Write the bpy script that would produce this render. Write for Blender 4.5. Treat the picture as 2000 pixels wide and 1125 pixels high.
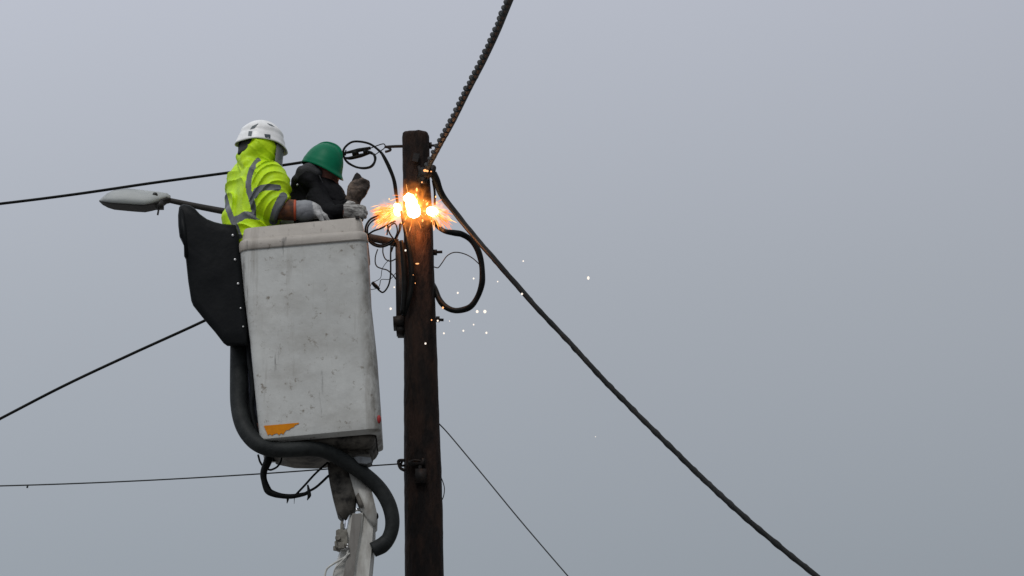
import bpy, bmesh, math, random
import numpy as np
from mathutils import Vector, Matrix, noise as mnoise

for o in list(bpy.data.objects): bpy.data.objects.remove(o)
scene = bpy.context.scene
C = scene.collection
R = math.radians

# ------------------------------------------------------------------ camera
CAM = Vector((0.0, 0.0, 1.6)); PITCH = R(16.0); HFOV = R(12.5)
cam_data = bpy.data.cameras.new('camera'); cam = bpy.data.objects.new('camera', cam_data)
C.objects.link(cam); scene.camera = cam
cam.location = CAM; cam.rotation_euler = (R(90) + PITCH, 0, 0)
cam_data.sensor_width = 36; cam_data.angle = HFOV
cam_data.clip_start = 0.1; cam_data.clip_end = 3000
FPX = 1000 / math.tan(HFOV / 2)
def W(px, py, Y):
    """point on the vertical plane at world distance Y seen at photo position (px, py)"""
    u = (px - 1000) / FPX; v = (562.5 - py) / FPX
    d = Vector((u, math.cos(PITCH) - v * math.sin(PITCH), math.sin(PITCH) + v * math.cos(PITCH)))
    return CAM + d * (Y / d.y)
M = 399.0                                            # photo pixels per metre at the bucket

# ------------------------------------------------------------------ sky, sun, exposure
SUN_EL, SUN_AZ = R(52), R(200)
world = bpy.data.worlds.new('World'); scene.world = world; world.use_nodes = True
nt = world.node_tree; nt.nodes.clear(); N = nt.nodes; L = nt.links
out = N.new('ShaderNodeOutputWorld'); bg = N.new('ShaderNodeBackground'); bg.inputs['Strength'].default_value = 0.1
sky = N.new('ShaderNodeTexSky'); sky.sky_type = 'NISHITA'; sky.sun_disc = False
sky.sun_elevation = SUN_EL; sky.sun_rotation = SUN_AZ; sky.dust_density = 6; sky.air_density = 1.5
hs = N.new('ShaderNodeHueSaturation'); hs.inputs['Saturation'].default_value = 0.2
tc = N.new('ShaderNodeTexCoord'); sx = N.new('ShaderNodeSeparateXYZ'); cr = N.new('ShaderNodeValToRGB')
mx = N.new('ShaderNodeMix'); mx.data_type = 'RGBA'; mx.inputs['Factor'].default_value = 0.93
ns = N.new('ShaderNodeTexNoise'); ns.inputs['Scale'].default_value = 3.0; ns.inputs['Detail'].default_value = 3
nm = N.new('ShaderNodeMapRange'); nm.inputs['To Min'].default_value = 0.94; nm.inputs['To Max'].default_value = 1.06
sc = N.new('ShaderNodeVectorMath'); sc.operation = 'SCALE'
sc2 = N.new('ShaderNodeVectorMath'); sc2.operation = 'SCALE'; sc2.inputs['Scale'].default_value = 10.0
L.new(tc.outputs['Generated'], sx.inputs[0]); L.new(sx.outputs['Z'], cr.inputs['Fac'])
e = cr.color_ramp.elements
SKY = [(0.0, (.19, .215, .24)), (.2155, (.303, .340, .384)), (.277, (.388, .420, .473)), (.335, (.482, .510, .585)), (.6, (.62, .65, .70)), (1.0, (.80, .83, .88))]
e[0].position = SKY[0][0]; e[0].color = (*SKY[0][1], 1); e[1].position = SKY[-1][0]; e[1].color = (*SKY[-1][1], 1)
for p_, c_ in SKY[1:-1]:
    q = e.new(p_); q.color = (*c_, 1)
L.new(tc.outputs['Generated'], ns.inputs['Vector']); L.new(ns.outputs['Fac'], nm.inputs['Value'])
gx = N.new('ShaderNodeMapRange'); gx.inputs['From Min'].default_value = -.5; gx.inputs['From Max'].default_value = .5; gx.inputs['To Min'].default_value = 1.35; gx.inputs['To Max'].default_value = .65
gm = N.new('ShaderNodeMath'); gm.operation = 'MULTIPLY'; L.new(sx.outputs['X'], gx.inputs['Value']); L.new(gx.outputs['Result'], gm.inputs[0]); L.new(nm.outputs['Result'], gm.inputs[1])
L.new(cr.outputs['Color'], sc.inputs[0]); L.new(gm.outputs[0], sc.inputs['Scale'])
L.new(sc.outputs[0], sc2.inputs[0]); L.new(sky.outputs[0], hs.inputs['Color'])
L.new(hs.outputs[0], mx.inputs[6]); L.new(sc2.outputs[0], mx.inputs[7]); L.new(mx.outputs[2], bg.inputs['Color'])
L.new(bg.outputs[0], out.inputs[0])
sl = bpy.data.lights.new('sun', 'SUN'); sl.energy = 1.0; sl.angle = R(14); sl.color = (1, .97, .93)
so = bpy.data.objects.new('sun', sl); C.objects.link(so)
sd = Vector((-0.25 , -0.75, 0.95)).normalized()      # direction towards the sun: behind the camera, left, high
so.rotation_euler = sd.to_track_quat('Z', 'Y').to_euler(); so.location = (-5, -5, 30)
sky.sun_elevation = math.asin(sd.z); sky.sun_rotation = math.atan2(sd.x, sd.y)
vs = scene.view_settings; vs.view_transform = 'Standard'; vs.look = 'None'; vs.exposure = 0; vs.gamma = 1
scene.view_settings.use_curve_mapping = False

# ------------------------------------------------------------------ materials
def mat(name, col, rough=.6, metal=0, noise=None, bump=None, spec=.5, coat=0):
    m = bpy.data.materials.new(name); m.use_nodes = True; t = m.node_tree; b = t.nodes['Principled BSDF']
    b.inputs['Base Color'].default_value = (*col, 1); b.inputs['Roughness'].default_value = rough
    b.inputs['Metallic'].default_value = metal; b.inputs['Specular IOR Level'].default_value = spec
    b.inputs['Coat Weight'].default_value = coat
    if noise or bump:
        co = t.nodes.new('ShaderNodeTexCoord')
    if noise:                                        # (col2, scale, lo, hi, stretch)
        c2, s, lo, hi = noise[:4]; st = noise[4] if len(noise) > 4 else (1, 1, 1)
        mp = t.nodes.new('ShaderNodeMapping'); mp.inputs['Scale'].default_value = st
        n = t.nodes.new('ShaderNodeTexNoise'); n.inputs['Scale'].default_value = s; n.inputs['Detail'].default_value = 8; n.inputs['Roughness'].default_value = .65
        r = t.nodes.new('ShaderNodeMapRange'); r.inputs['From Min'].default_value = lo; r.inputs['From Max'].default_value = hi
        x = t.nodes.new('ShaderNodeMix'); x.data_type = 'RGBA'; x.inputs[6].default_value = (*col, 1); x.inputs[7].default_value = (*c2, 1)
        t.links.new(co.outputs['Object'], mp.inputs[0]); t.links.new(mp.outputs[0], n.inputs['Vector'])
        t.links.new(n.outputs['Fac'], r.inputs['Value']); t.links.new(r.outputs['Result'], x.inputs['Factor'])
        t.links.new(x.outputs[2], b.inputs['Base Color'])
    if bump:                                         # (scale, strength, stretch)
        s, sg = bump[:2]; st = bump[2] if len(bump) > 2 else (1, 1, 1)
        mp = t.nodes.new('ShaderNodeMapping'); mp.inputs['Scale'].default_value = st
        n = t.nodes.new('ShaderNodeTexNoise'); n.inputs['Scale'].default_value = s; n.inputs['Detail'].default_value = 6
        bp = t.nodes.new('ShaderNodeBump'); bp.inputs['Strength'].default_value = sg; bp.inputs['Distance'].default_value = .01
        t.links.new(co.outputs['Object'], mp.inputs[0]); t.links.new(mp.outputs[0], n.inputs['Vector'])
        t.links.new(n.outputs['Fac'], bp.inputs['Height']); t.links.new(bp.outputs[0], b.inputs['Normal'])
    return m
def emit(name, col, s):
    m = bpy.data.materials.new(name); m.use_nodes = True; t = m.node_tree; t.nodes.clear()
    o = t.nodes.new('ShaderNodeOutputMaterial'); e_ = t.nodes.new('ShaderNodeEmission')
    e_.inputs['Color'].default_value = (*col, 1); e_.inputs['Strength'].default_value = s
    t.links.new(e_.outputs[0], o.inputs[0]); return m

def creases(m, scale, dist, strength, st=(1, 1, 1), rot=(.3, .5, 0)):
    t = m.node_tree; n = t.nodes; l = t.links; b = n['Principled BSDF']; co = n.new('ShaderNodeTexCoord'); mp = n.new('ShaderNodeMapping')
    mp.inputs['Scale'].default_value = st; mp.inputs['Rotation'].default_value = rot
    x = n.new('ShaderNodeTexNoise'); x.noise_type = 'RIDGED_MULTIFRACTAL'; x.inputs['Scale'].default_value = scale; x.inputs['Detail'].default_value = 2.5; x.inputs['Distortion'].default_value = .5
    bp = n.new('ShaderNodeBump'); bp.inputs['Strength'].default_value = strength; bp.inputs['Distance'].default_value = dist
    l.new(co.outputs['Object'], mp.inputs[0]); l.new(mp.outputs[0], x.inputs['Vector']); l.new(x.outputs['Fac'], bp.inputs['Height'])
    old = b.inputs['Normal'].links
    if old: l.new(old[0].from_socket, bp.inputs['Normal'])
    l.new(bp.outputs[0], b.inputs['Normal'])
WOOD = mat('weathered_wood', (.026, .0145, .0105), .75, noise=((.008, .006, .0055), 16, .40, .58, (1, 1, .35)), bump=(60, 1.0, (1, 1, .3)), spec=.15)
HIVIS = mat('hi_vis_fabric', (.56, .82, .002), .5, noise=((.40, .64, .002), 14, .4, .7), bump=(70, .25), spec=.35)
creases(HIVIS, 7, .010, .7, (1.5, 1, .75))
TAPE = mat('reflective_tape', (.12, .13, .14), .45, noise=((.10, .105, .115), 60, .4, .6), spec=.4)
BLACKCLOTH = mat('black_cloth', (.004, .004, .005), .75, noise=((.010, .010, .012), 16, .45, .7), bump=(60, .4), spec=.10)
creases(BLACKCLOTH, 9, .010, .6, (1.3, 1, .8))
COLLAR = mat('charcoal_cloth', (.03, .03, .034), .7, spec=.3, bump=(60, .4))
NAVY = mat('work_trousers', (.015, .018, .03), .8, bump=(60, .3))
SKIN = mat('skin', (.34, .18, .13), .5, noise=((.26, .12, .09), 25, .4, .6))
SKIN2 = mat('shade_darkened_skin', (.17, .065, .048), .6, noise=((.10, .04, .03), 25, .4, .6), spec=.25)  # skin colour darkened to carry the shadow on the face under the helmet
SHADEHAIR = mat('shade_hair', (.012, .009, .008), .7, bump=(200, .8))
WHITEH = mat('white_helmet', (.82, .82, .82), .35, noise=((.66, .66, .65), 18, .45, .7), spec=.5)
VENT = mat('vent_grey', (.10, .12, .13), .6)
DARKVENT = mat('clip_dark', (.035, .05, .06), .5)
LINER = mat('helmet_liner', (.03, .03, .03), .8)
GREENH = mat('green_helmet', (.0005, .150, .072), .45, noise=((.0005, .12, .058), 22, .4, .7), spec=.14)
BROWNSL = mat('brown_sleeve', (.17, .058, .020), .8, noise=((.055, .022, .014), 26, .4, .6), bump=(80, .3))
ORANGECUFF = mat('orange_cuff', (.45, .07, .02), .6)
GAUNT = mat('grey_gauntlet', (.24, .25, .27), .7, noise=((.18, .185, .2), 18, .4, .65), bump=(60, .3))
GLOVEG = mat('grey_knit_glove', (.42, .41, .39), .85, noise=((.09, .085, .08), 26, .42, .58, (.3, 1, 2.2)), bump=(70, .5))
GLOVEW = mat('pale_glove', (.44, .44, .44), .8, noise=((.26, .26, .26), 22, .45, .65), bump=(70, .5))
GLOVED = mat('dirty_glove', (.15, .105, .080), .85, noise=((.025, .017, .013), 11, .42, .58), bump=(70, .5))
RUBBER = mat('black_rubber', (.006, .007, .008), .5, bump=(40, .15), noise=((.010, .011, .012), 10, .4, .7), spec=.10)
HOSE = mat('hose_rubber', (.014, .016, .0165), .6, noise=((.024, .027, .027), 20, .4, .65), bump=(50, .2), spec=.15)
CABLE = mat('cable_black', (.0045, .0052, .005), .5, noise=((.011, .012, .0115), 20, .45, .7), spec=.10)
CABLEG = mat('cable_weathered', (.022, .023, .023), .6, noise=((.055, .057, .057), 30, .45, .7), spec=.2)
WIRE = mat('thin_wire', (.025, .03, .032), .5, metal=.2, spec=.3)
GALV = mat('galvanised_steel', (.16, .17, .18), .5, metal=.6, noise=((.09, .095, .1), 25, .4, .6))
DARKSTEEL = mat('dark_steel', (.012, .011, .011), .6, metal=.2, noise=((.022, .015, .012), 25, .45, .6), spec=.3)
ARMM = mat('lamp_arm_paint', (.026, .024, .023), .6, noise=((.035, .032, .03), 12, .4, .6), spec=.2)
LAMPTOP = mat('lamp_grey', (.40, .42, .42), .55, noise=((.31, .33, .33), 9, .4, .65, (.5, 1, 2)))
LAMPLOW = mat('lamp_lens', (.04, .038, .037), .5, noise=((.022, .022, .022), 20, .4, .6), spec=.25)
CHROME = mat('chrome', (.75, .77, .8), .15, metal=1)
BOOMP = mat('boom_paint', (.52, .52, .49), .5, noise=((.20, .18, .155), 7, .46, .66, (1, 1, .3)), bump=(30, .15))
BOOMM = mat('boom_stained', (.19, .18, .165), .55, noise=((.10, .09, .08), 9, .42, .62, (1, 1, .3)))
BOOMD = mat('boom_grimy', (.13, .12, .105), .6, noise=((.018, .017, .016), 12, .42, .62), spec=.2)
KHAKI = mat('valve_paint', (.20, .19, .16), .6, noise=((.10, .09, .075), 30, .4, .6))
ORANGE = mat('orange_sticker', (.62, .215, .002), .6, noise=((.55, .18, .002), 30, .4, .6), spec=.15)
RED = mat('red_reflector', (.30, .03, .03), .5, spec=.2)
BRIGHT = mat('bright_metal', (.5, .5, .5), .35, metal=.8)
ASPHALT = mat('pale_gravel', (.20, .195, .185), .9, noise=((.12, .115, .11), 1.5, .4, .6), bump=(40, .3))

def bucket_mat(name, base, dirt, amount, edge):
    m = bpy.data.materials.new(name); m.use_nodes = True; t = m.node_tree; b = t.nodes['Principled BSDF']; n = t.nodes; l = t.links
    b.inputs['Roughness'].default_value = .55
    co = n.new('ShaderNodeTexCoord')
    def nz(scale, lo, hi, st=(1, 1, 1), rot=0, det=8):
        mp = n.new('ShaderNodeMapping'); mp.inputs['Scale'].default_value = st; mp.inputs['Rotation'].default_value = (0, rot, 0)
        x = n.new('ShaderNodeTexNoise'); x.inputs['Scale'].default_value = scale; x.inputs['Detail'].default_value = det; x.inputs['Roughness'].default_value = .7
        r = n.new('ShaderNodeMapRange'); r.inputs['From Min'].default_value = lo; r.inputs['From Max'].default_value = hi
        l.new(co.outputs['Object'], mp.inputs[0]); l.new(mp.outputs[0], x.inputs['Vector']); l.new(x.outputs['Fac'], r.inputs['Value'])
        return r.outputs['Result']
    def mix(a, bcol, fac, k=1.0):
        x = n.new('ShaderNodeMix'); x.data_type = 'RGBA'
        if isinstance(a, tuple): x.inputs[6].default_value = (*a, 1)
        else: l.new(a, x.inputs[6])
        x.inputs[7].default_value = (*bcol, 1)
        mu = n.new('ShaderNodeMath'); mu.operation = 'MULTIPLY'; mu.inputs[1].default_value = k; l.new(fac, mu.inputs[0]); l.new(mu.outputs[0], x.inputs['Factor'])
        return x.outputs[2]
    c = mix(base, tuple(v * .86 for v in base), nz(4, .35, .65), 1.3)
    c = mix(c, dirt, nz(3.2, .46, .72, (1, 1, 1.6)), .30 * amount)
    c = mix(c, dirt, nz(7, .56, .70, (2.2, 1, .22)), .35 * amount)      # runs
    c = mix(c, dirt, nz(30, .585, .68), .8 * amount)                 # specks
    c = mix(c, (.10, .095, .09), nz(10, .615, .67, (1, 1, .10), .9), .55 * amount)     # long scuffs
    c = mix(c, (.10, .095, .09), nz(9, .625, .67, (1, 1, .09), -.75), .55 * amount)
    # grime along the right-hand corner, following a worn band of its own (object space x)
    s = n.new('ShaderNodeSeparateXYZ'); l.new(co.outputs['Object'], s.inputs[0])
    mm = n.new('ShaderNodeMath'); mm.operation = 'MULTIPLY_ADD'; mm.inputs[1].default_value = .076; l.new(s.outputs['Z'], mm.inputs[0]); l.new(s.outputs['X'], mm.inputs[2])
    r = n.new('ShaderNodeMapRange'); r.inputs['From Min'].default_value = edge - .075; r.inputs['From Max'].default_value = edge - .025; l.new(mm.outputs[0], r.inputs['Value'])
    mu = n.new('ShaderNodeMath'); mu.operation = 'MULTIPLY'; l.new(r.outputs['Result'], mu.inputs[0]); l.new(nz(11, .36, .60, (1, 1, .5)), mu.inputs[1])
    c = mix(c, (.12, .108, .09), mu.outputs[0], .8)
    l.new(c, b.inputs['Base Color'])
    bp = n.new('ShaderNodeBump'); bp.inputs['Strength'].default_value = .25; bp.inputs['Distance'].default_value = .004
    l.new(nz(14, .3, .7), bp.inputs['Height']); l.new(bp.outputs[0], b.inputs['Normal'])
    return m

creases(WOOD, 15, .016, .8, (1, 1, .10), (0, 0, 0)); creases(RUBBER, 3.5, .02, .35)
# ------------------------------------------------------------------ mesh helpers
ORIG = {}
def empty(name, loc, label, cat, group=None):
    o = bpy.data.objects.new(name, None); C.objects.link(o); o.location = loc; o.empty_display_size = .1
    o['label'] = label; o['category'] = cat
    if group: o['group'] = group
    ORIG[o.name] = Vector(loc); return o
def mk(name, V, F, m, parent=None, smooth=True, label=None, cat=None, group=None, kind=None, origin=None, mats=None, mi=None):
    V = np.asarray([tuple(v) for v in V], float)
    if parent is not None: o0 = ORIG[parent.name]
    elif origin is not None: o0 = Vector(origin)
    else: o0 = Vector(((V[:, 0].min() + V[:, 0].max()) / 2, (V[:, 1].min() + V[:, 1].max()) / 2, V[:, 2].min()))
    V = V - np.array(o0)
    me = bpy.data.meshes.new(name); me.from_pydata(V.tolist(), [], [tuple(int(i) for i in f) for f in F]); me.update()
    o = bpy.data.objects.new(name, me); C.objects.link(o)
    for x in (mats or [m]): me.materials.append(x)
    if mi is not None: me.polygons.foreach_set('material_index', np.asarray(mi, np.int32))
    me.polygons.foreach_set('use_smooth', [smooth] * len(me.polygons))
    bm = bmesh.new(); bm.from_mesh(me); bmesh.ops.recalc_face_normals(bm, faces=bm.faces); bm.to_mesh(me); bm.free()
    if parent is not None: o.parent = parent
    else: o.location = o0
    ORIG[o.name] = o0
    if label: o['label'] = label
    if cat: o['category'] = cat
    if group: o['group'] = group
    if kind: o['kind'] = kind
    return o
def join(*parts):
    V, F = [], []
    for v, f in parts:
        n = len(V); V += [Vector(x) for x in v]; F += [tuple(i + n for i in g) for g in f]
    return V, F
def catmull(P, sub=8):
    P = [Vector(p) for p in P]
    if len(P) < 3: return [P[0].lerp(P[-1], i / sub) for i in range(sub + 1)]
    Q = [2 * P[0] - P[1]] + P + [2 * P[-1] - P[-2]]; out_ = []
    for i in range(1, len(Q) - 2):
        for k in range(sub):
            t = k / sub; a, b, c, d = Q[i - 1], Q[i], Q[i + 1], Q[i + 2]
            out_.append(.5 * ((2 * b) + (c - a) * t + (2 * a - 5 * b + 4 * c - d) * t * t + (3 * b - a - 3 * c + d) * t ** 3))
    out_.append(P[-1]); return out_
def frames(P):
    T = [(P[min(i + 1, len(P) - 1)] - P[max(i - 1, 0)]).normalized() for i in range(len(P))]
    n = T[0].orthogonal().normalized(); out_ = []
    for t in T:
        n = (n - t * n.dot(t)).normalized(); out_.append((t, n, t.cross(n)))
    return out_
def tube(P, r, n=10, sub=8, smooth=True, fn=None):
    """tube along P; r number or list per control point; fn(i_frac, arc length, angle) multiplies the radius"""
    if smooth:
        Q = catmull(P, sub)
    else:
        Q = [Vector(p) for p in P]
    rr = r if isinstance(r, (list, tuple)) else [r] * len(P)
    fr = frames(Q); V = []; F = []; s = 0
    for i, (q, (t, a, b)) in enumerate(zip(Q, fr)):
        if i: s += (Q[i] - Q[i - 1]).length
        x = i / (len(Q) - 1) * (len(rr) - 1); k = min(int(x), len(rr) - 2) if len(rr) > 1 else 0
        rad = rr[k] + (rr[min(k + 1, len(rr) - 1)] - rr[k]) * (x - k)
        for j in range(n):
            an = 2 * math.pi * j / n; z = rad * (fn(i / (len(Q) - 1), s, an) if fn else 1)
            V.append(q + a * math.cos(an) * z + b * math.sin(an) * z)
    for i in range(len(Q) - 1):
        for j in range(n):
            F.append((i * n + j, i * n + (j + 1) % n, (i + 1) * n + (j + 1) % n, (i + 1) * n + j))
    F.append(tuple(range(n - 1, -1, -1))); F.append(tuple(range((len(Q) - 1) * n, len(Q) * n)))
    return V, F
def helix(P, r_h, r_s, pitch, strands=3, n=6, phase=0, off=Vector((0, 0, 0)), step=.006):
    Q0 = catmull(P, 10); parts = []
    L_ = [0]
    for i in range(1, len(Q0)): L_.append(L_[-1] + (Q0[i] - Q0[i - 1]).length)
    m = int(L_[-1] / step); Q = []
    k = 0
    for i in range(m + 1):
        s = L_[-1] * i / m
        while k < len(L_) - 2 and L_[k + 1] < s: k += 1
        Q.append(Q0[k].lerp(Q0[k + 1], (s - L_[k]) / max(1e-9, L_[k + 1] - L_[k])))
    fr = frames(Q)
    for st in range(strands):
        pts = []
        for i, (q, (t, a, b)) in enumerate(zip(Q, fr)):
            sl0 = L_[-1] * i / m
            an = 2 * math.pi * (sl0 / pitch + st / strands) + phase + 1.3 * mnoise.noise(Vector((sl0 * 4, st, 3)))
            pts.append(q + off + (a * math.cos(an) + b * math.sin(an)) * r_h * (1 + .28 * mnoise.noise(Vector((sl0 * 9, st, 8)))))
        parts.append(tube(pts, r_s, n, smooth=False))
    return join(*parts)
def box(c, sx_, sy_, sz_, rot=None, bev=0):
    V = [Vector((x * sx_ / 2, y * sy_ / 2, z * sz_ / 2)) for x in (-1, 1) for y in (-1, 1) for z in (-1, 1)]
    F = [(0, 1, 3, 2), (4, 6, 7, 5), (0, 4, 5, 1), (2, 3, 7, 6), (0, 2, 6, 4), (1, 5, 7, 3)]
    if rot is not None: V = [rot @ v for v in V]
    return [v + Vector(c) for v in V], F
def prism(poly, y0, y1):
    """polygon of photo points at depth y0, extruded straight back to y1"""
    A = [W(x, y, y0) for x, y in poly]; d = Vector((0, y1 - y0, 0)); n = len(A)
    V = A + [a + d for a in A]
    F = [tuple(range(n)), tuple(range(2 * n - 1, n - 1, -1))] + [(i, i + n, (i + 1) % n + n, (i + 1) % n) for i in range(n)]
    return V, F
def bevel(o, w, seg=3, ang=30):
    b = o.modifiers.new('bevel', 'BEVEL'); b.width = w; b.segments = seg; b.limit_method = 'ANGLE'; b.angle_limit = R(ang)
    return o
def ball(c, r, n=10, m=8, st=None):
    V = []; F = []
    for i in range(m + 1):
        th = math.pi * i / m
        for j in range(n):
            ph = 2 * math.pi * j / n; v = Vector((math.sin(th) * math.cos(ph), math.sin(th) * math.sin(ph), math.cos(th))) * r
            if st: v = Vector((v.x * st[0], v.y * st[1], v.z * st[2]))
            V.append(Vector(c) + v)
    for i in range(m):
        for j in range(n): F.append((i * n + j, i * n + (j + 1) % n, (i + 1) * n + (j + 1) % n, (i + 1) * n + j))
    return V, F
def disc(c, axis, r, h, n=16):
    a = Vector(axis).normalized(); c = Vector(c)
    return tube([c - a * h / 2, c + a * h / 2], r, n, smooth=False)

# ------------------------------------------------------------------ signed distance bodies (one continuous surface per body or garment)
def vv(p): return np.array(p, float)
def cone(P, a, b, ra, rb):
    a = vv(a); b = vv(b); ba = b - a; pa = P - a; t = np.clip((pa @ ba) / (ba @ ba), 0, 1)
    return np.linalg.norm(pa - t[..., None] * ba, axis=-1) - (ra + (rb - ra) * t)
def ell(P, c, r, Rm=None):
    q = P - vv(c)
    if Rm is not None: q = q @ Rm          # columns of Rm are the local axes
    r = vv(r); k0 = np.linalg.norm(q / r, axis=-1); k1 = np.linalg.norm(q / (r * r), axis=-1)
    return k0 * (k0 - 1) / np.maximum(k1, 1e-9)
def smin(a, b, k):
    h = np.clip(.5 + .5 * (b - a) / k, 0, 1); return b + (a - b) * h - k * h * (1 - h)
def smax(a, b, k): return -smin(-a, -b, k)
def surface(fn, lo, hi, h):
    lo = vv(lo); hi = vv(hi); n = np.ceil((hi - lo) / h).astype(int) + 1
    ax = [lo[i] + h * np.arange(n[i]) for i in range(3)]
    P = np.stack(np.meshgrid(*ax, indexing='ij'), -1)
    f = np.concatenate([fn(P[i:i + 16]) for i in range(0, n[0], 16)], 0)
    ins = f < 0
    cs = np.zeros(tuple(n - 1) + (3,)); cnt = np.zeros(tuple(n - 1))
    cor = [(i, j, k) for i in (0, 1) for j in (0, 1) for k in (0, 1)]
    def sl_(a, c): return a[c[0]:n[0] - 1 + c[0], c[1]:n[1] - 1 + c[1], c[2]:n[2] - 1 + c[2]]
    for a in cor:
        for b in cor:
            if a < b and sum(abs(a[q] - b[q]) for q in range(3)) == 1:
                fa, fb = sl_(f, a), sl_(f, b); s = (fa < 0) != (fb < 0)
                t = np.where(s, fa / np.where(fa == fb, 1, fa - fb), 0)
                p = np.array(a)[None, None, None] + t[..., None] * (np.array(b) - np.array(a))
                cs += np.where(s[..., None], p, 0); cnt += s
    act = cnt > 0; idx = -np.ones(tuple(n - 1), int); idx[act] = np.arange(act.sum())
    g = np.stack(np.nonzero(act), -1)
    V = lo + h * (g + cs[act] / cnt[act][:, None])
    F = []
    for d in range(3):
        a1, a2 = (d + 1) % 3, (d + 2) % 3
        s0 = [slice(None)] * 3; s1 = [slice(None)] * 3; s0[d] = slice(0, n[d] - 1); s1[d] = slice(1, n[d])
        ch = ins[tuple(s0)] != ins[tuple(s1)]
        e_ = np.stack(np.nonzero(ch), -1)
        ok = (e_[:, a1] > 0) & (e_[:, a2] > 0) & (e_[:, a1] < n[a1] - 1) & (e_[:, a2] < n[a2] - 1); e_ = e_[ok]
        q = []
        for u, v in ((0, 0), (1, 0), (1, 1), (0, 1)):
            c = e_.copy(); c[:, a1] -= u; c[:, a2] -= v; q.append(idx[c[:, 0], c[:, 1], c[:, 2]])
        q = np.stack(q, -1); flip = ~ins[tuple(s0)][tuple(e_.T)]; q[flip] = q[flip][:, ::-1]
        F.append(q)
    return V, np.concatenate(F)
def px_of(V):
    q = np.asarray(V) - vv(CAM); z = q[:, 1] * math.cos(PITCH) + q[:, 2] * math.sin(PITCH); u = -q[:, 1] * math.sin(PITCH) + q[:, 2] * math.cos(PITCH)
    return np.stack([1000 + FPX * q[:, 0] / z, 562.5 - FPX * u / z], -1)
def poly_dist(p, line):
    d = np.full(len(p), 1e9)
    for a, b in zip(line[:-1], line[1:]):
        a = vv(a); b = vv(b); ba = b - a; t = np.clip(((p - a) @ ba) / (ba @ ba), 0, 1)
        d = np.minimum(d, np.linalg.norm(p - a - t[:, None] * ba, axis=1))
    return d
def folds(P, amp, f=1.0, seed=0, d1=(1, .3, .8), d2=(.4, .5, -1)):
    x, y, z = P[..., 0], P[..., 1], P[..., 2]
    a = (x * d1[0] + y * d1[1] + z * d1[2]) * f; b = (x * d2[0] + y * d2[1] + z * d2[2]) * f
    w = a * 38 + 2.2 * np.sin(b * 17 + seed) + 1.1 * np.sin(x * 31 * f + seed * 2.1)
    w2 = b * 29 + 2.0 * np.sin(a * 21 + seed * 1.7) + 1.3 * np.sin(z * 27 * f + seed)
    m1 = .5 + .5 * np.sin(b * 13 + seed * 3 + 1.3 * np.sin(a * 9)); m2 = .5 + .5 * np.sin(a * 11 + seed * 5)
    return amp * ((1 - np.abs(np.sin(w))) ** 2 * m1 + .8 * (1 - np.abs(np.sin(w2))) ** 2 * m2 - .4)
def crease(P, amp, g, spacing, seed=0):
    """sharp cloth ridges running across direction g, broken up along their length"""
    g = Vector(g).normalized(); t = g.orthogonal().normalized() if abs(g.y) > .9 else g.cross(Vector((0, 1, 0))).normalized()
    x, y, z = P[..., 0], P[..., 1], P[..., 2]
    a = x * g.x + y * g.y + z * g.z; b = x * t.x + y * t.y + z * t.z
    w = math.pi * a / spacing + 1.1 * np.sin(b * 23 + seed) + .8 * np.sin(b * 9 + y * 14 + seed * 2) + .5 * np.sin(a * 31 + y * 12)
    m = .55 + .45 * np.sin(b * 19 + a * 14 + seed * 3.1 + 1.2 * np.sin(y * 21 + seed))
    v = np.abs(np.sin(w))
    return -amp * ((1 - v) ** 2.4 * m * 1.25 - .2) + amp * .35 * np.sin(a * 9 + b * 15 + seed) * m
def hand(P, wrist, d, nrm, size=1.0, curl=(.5, .6, .6, .7), spread=.12, thumb_side=1, thumb_curl=.4, gr=.0105):
    """palm + four unequal bent fingers + thumb that leaves the side of the palm near its base"""
    d = Vector(d).normalized(); nrm = Vector(nrm); nrm = (nrm - d * nrm.dot(d)).normalized(); side = d.cross(nrm) * thumb_side
    w = Vector(wrist); s = size
    Rm = np.array([list(d), list(side), list(nrm)]).T
    f = ell(P, w + d * .055 * s, (.060 * s, .046 * s, .022 * s), Rm)
    f = smin(f, cone(P, w - d * .02, w + d * .03 * s, .029 * s, .027 * s), .02)
    lens = (.040, .045, .042, .033); tips = None
    for i in range(4):
        o = (1.5 - i) * .021 * s; base = w + d * (.088 - .004 * abs(i - 1)) * s + side * o
        dr = (d + side * spread * (1.5 - i) * .5).normalized(); c = curl[i]; p = base; ang = c * .6
        for k in range(3):
            v = dr * math.cos(ang) + nrm * math.sin(ang); q = p + v * lens[i] * s * (1, .75, .6)[k]
            ff = cone(P, p, q, gr * s * (1.05 - .06 * k), gr * s * (.98 - .06 * k))
            f = smin(f, ff, .006 if k else .012) if k == 0 else np.minimum(f, ff) if k == 1 else smin(f, ff, .003)
            p = q; ang += c * (1.2, 1.0, .8)[k]
    b = w + d * .025 * s + side * .030 * s; m_ = b + (d * .55 + side * .75 + nrm * .25).normalized() * .042 * s
    e_ = m_ + (d * (.9 - thumb_curl * .5) + side * (.35 - thumb_curl) + nrm * thumb_curl * 1.2).normalized() * .036 * s
    f = smin(f, cone(P, b, m_, .0155 * s, .0125 * s), .012); f = smin(f, cone(P, m_, e_, .0125 * s, .0105 * s), .004)
    return f
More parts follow.
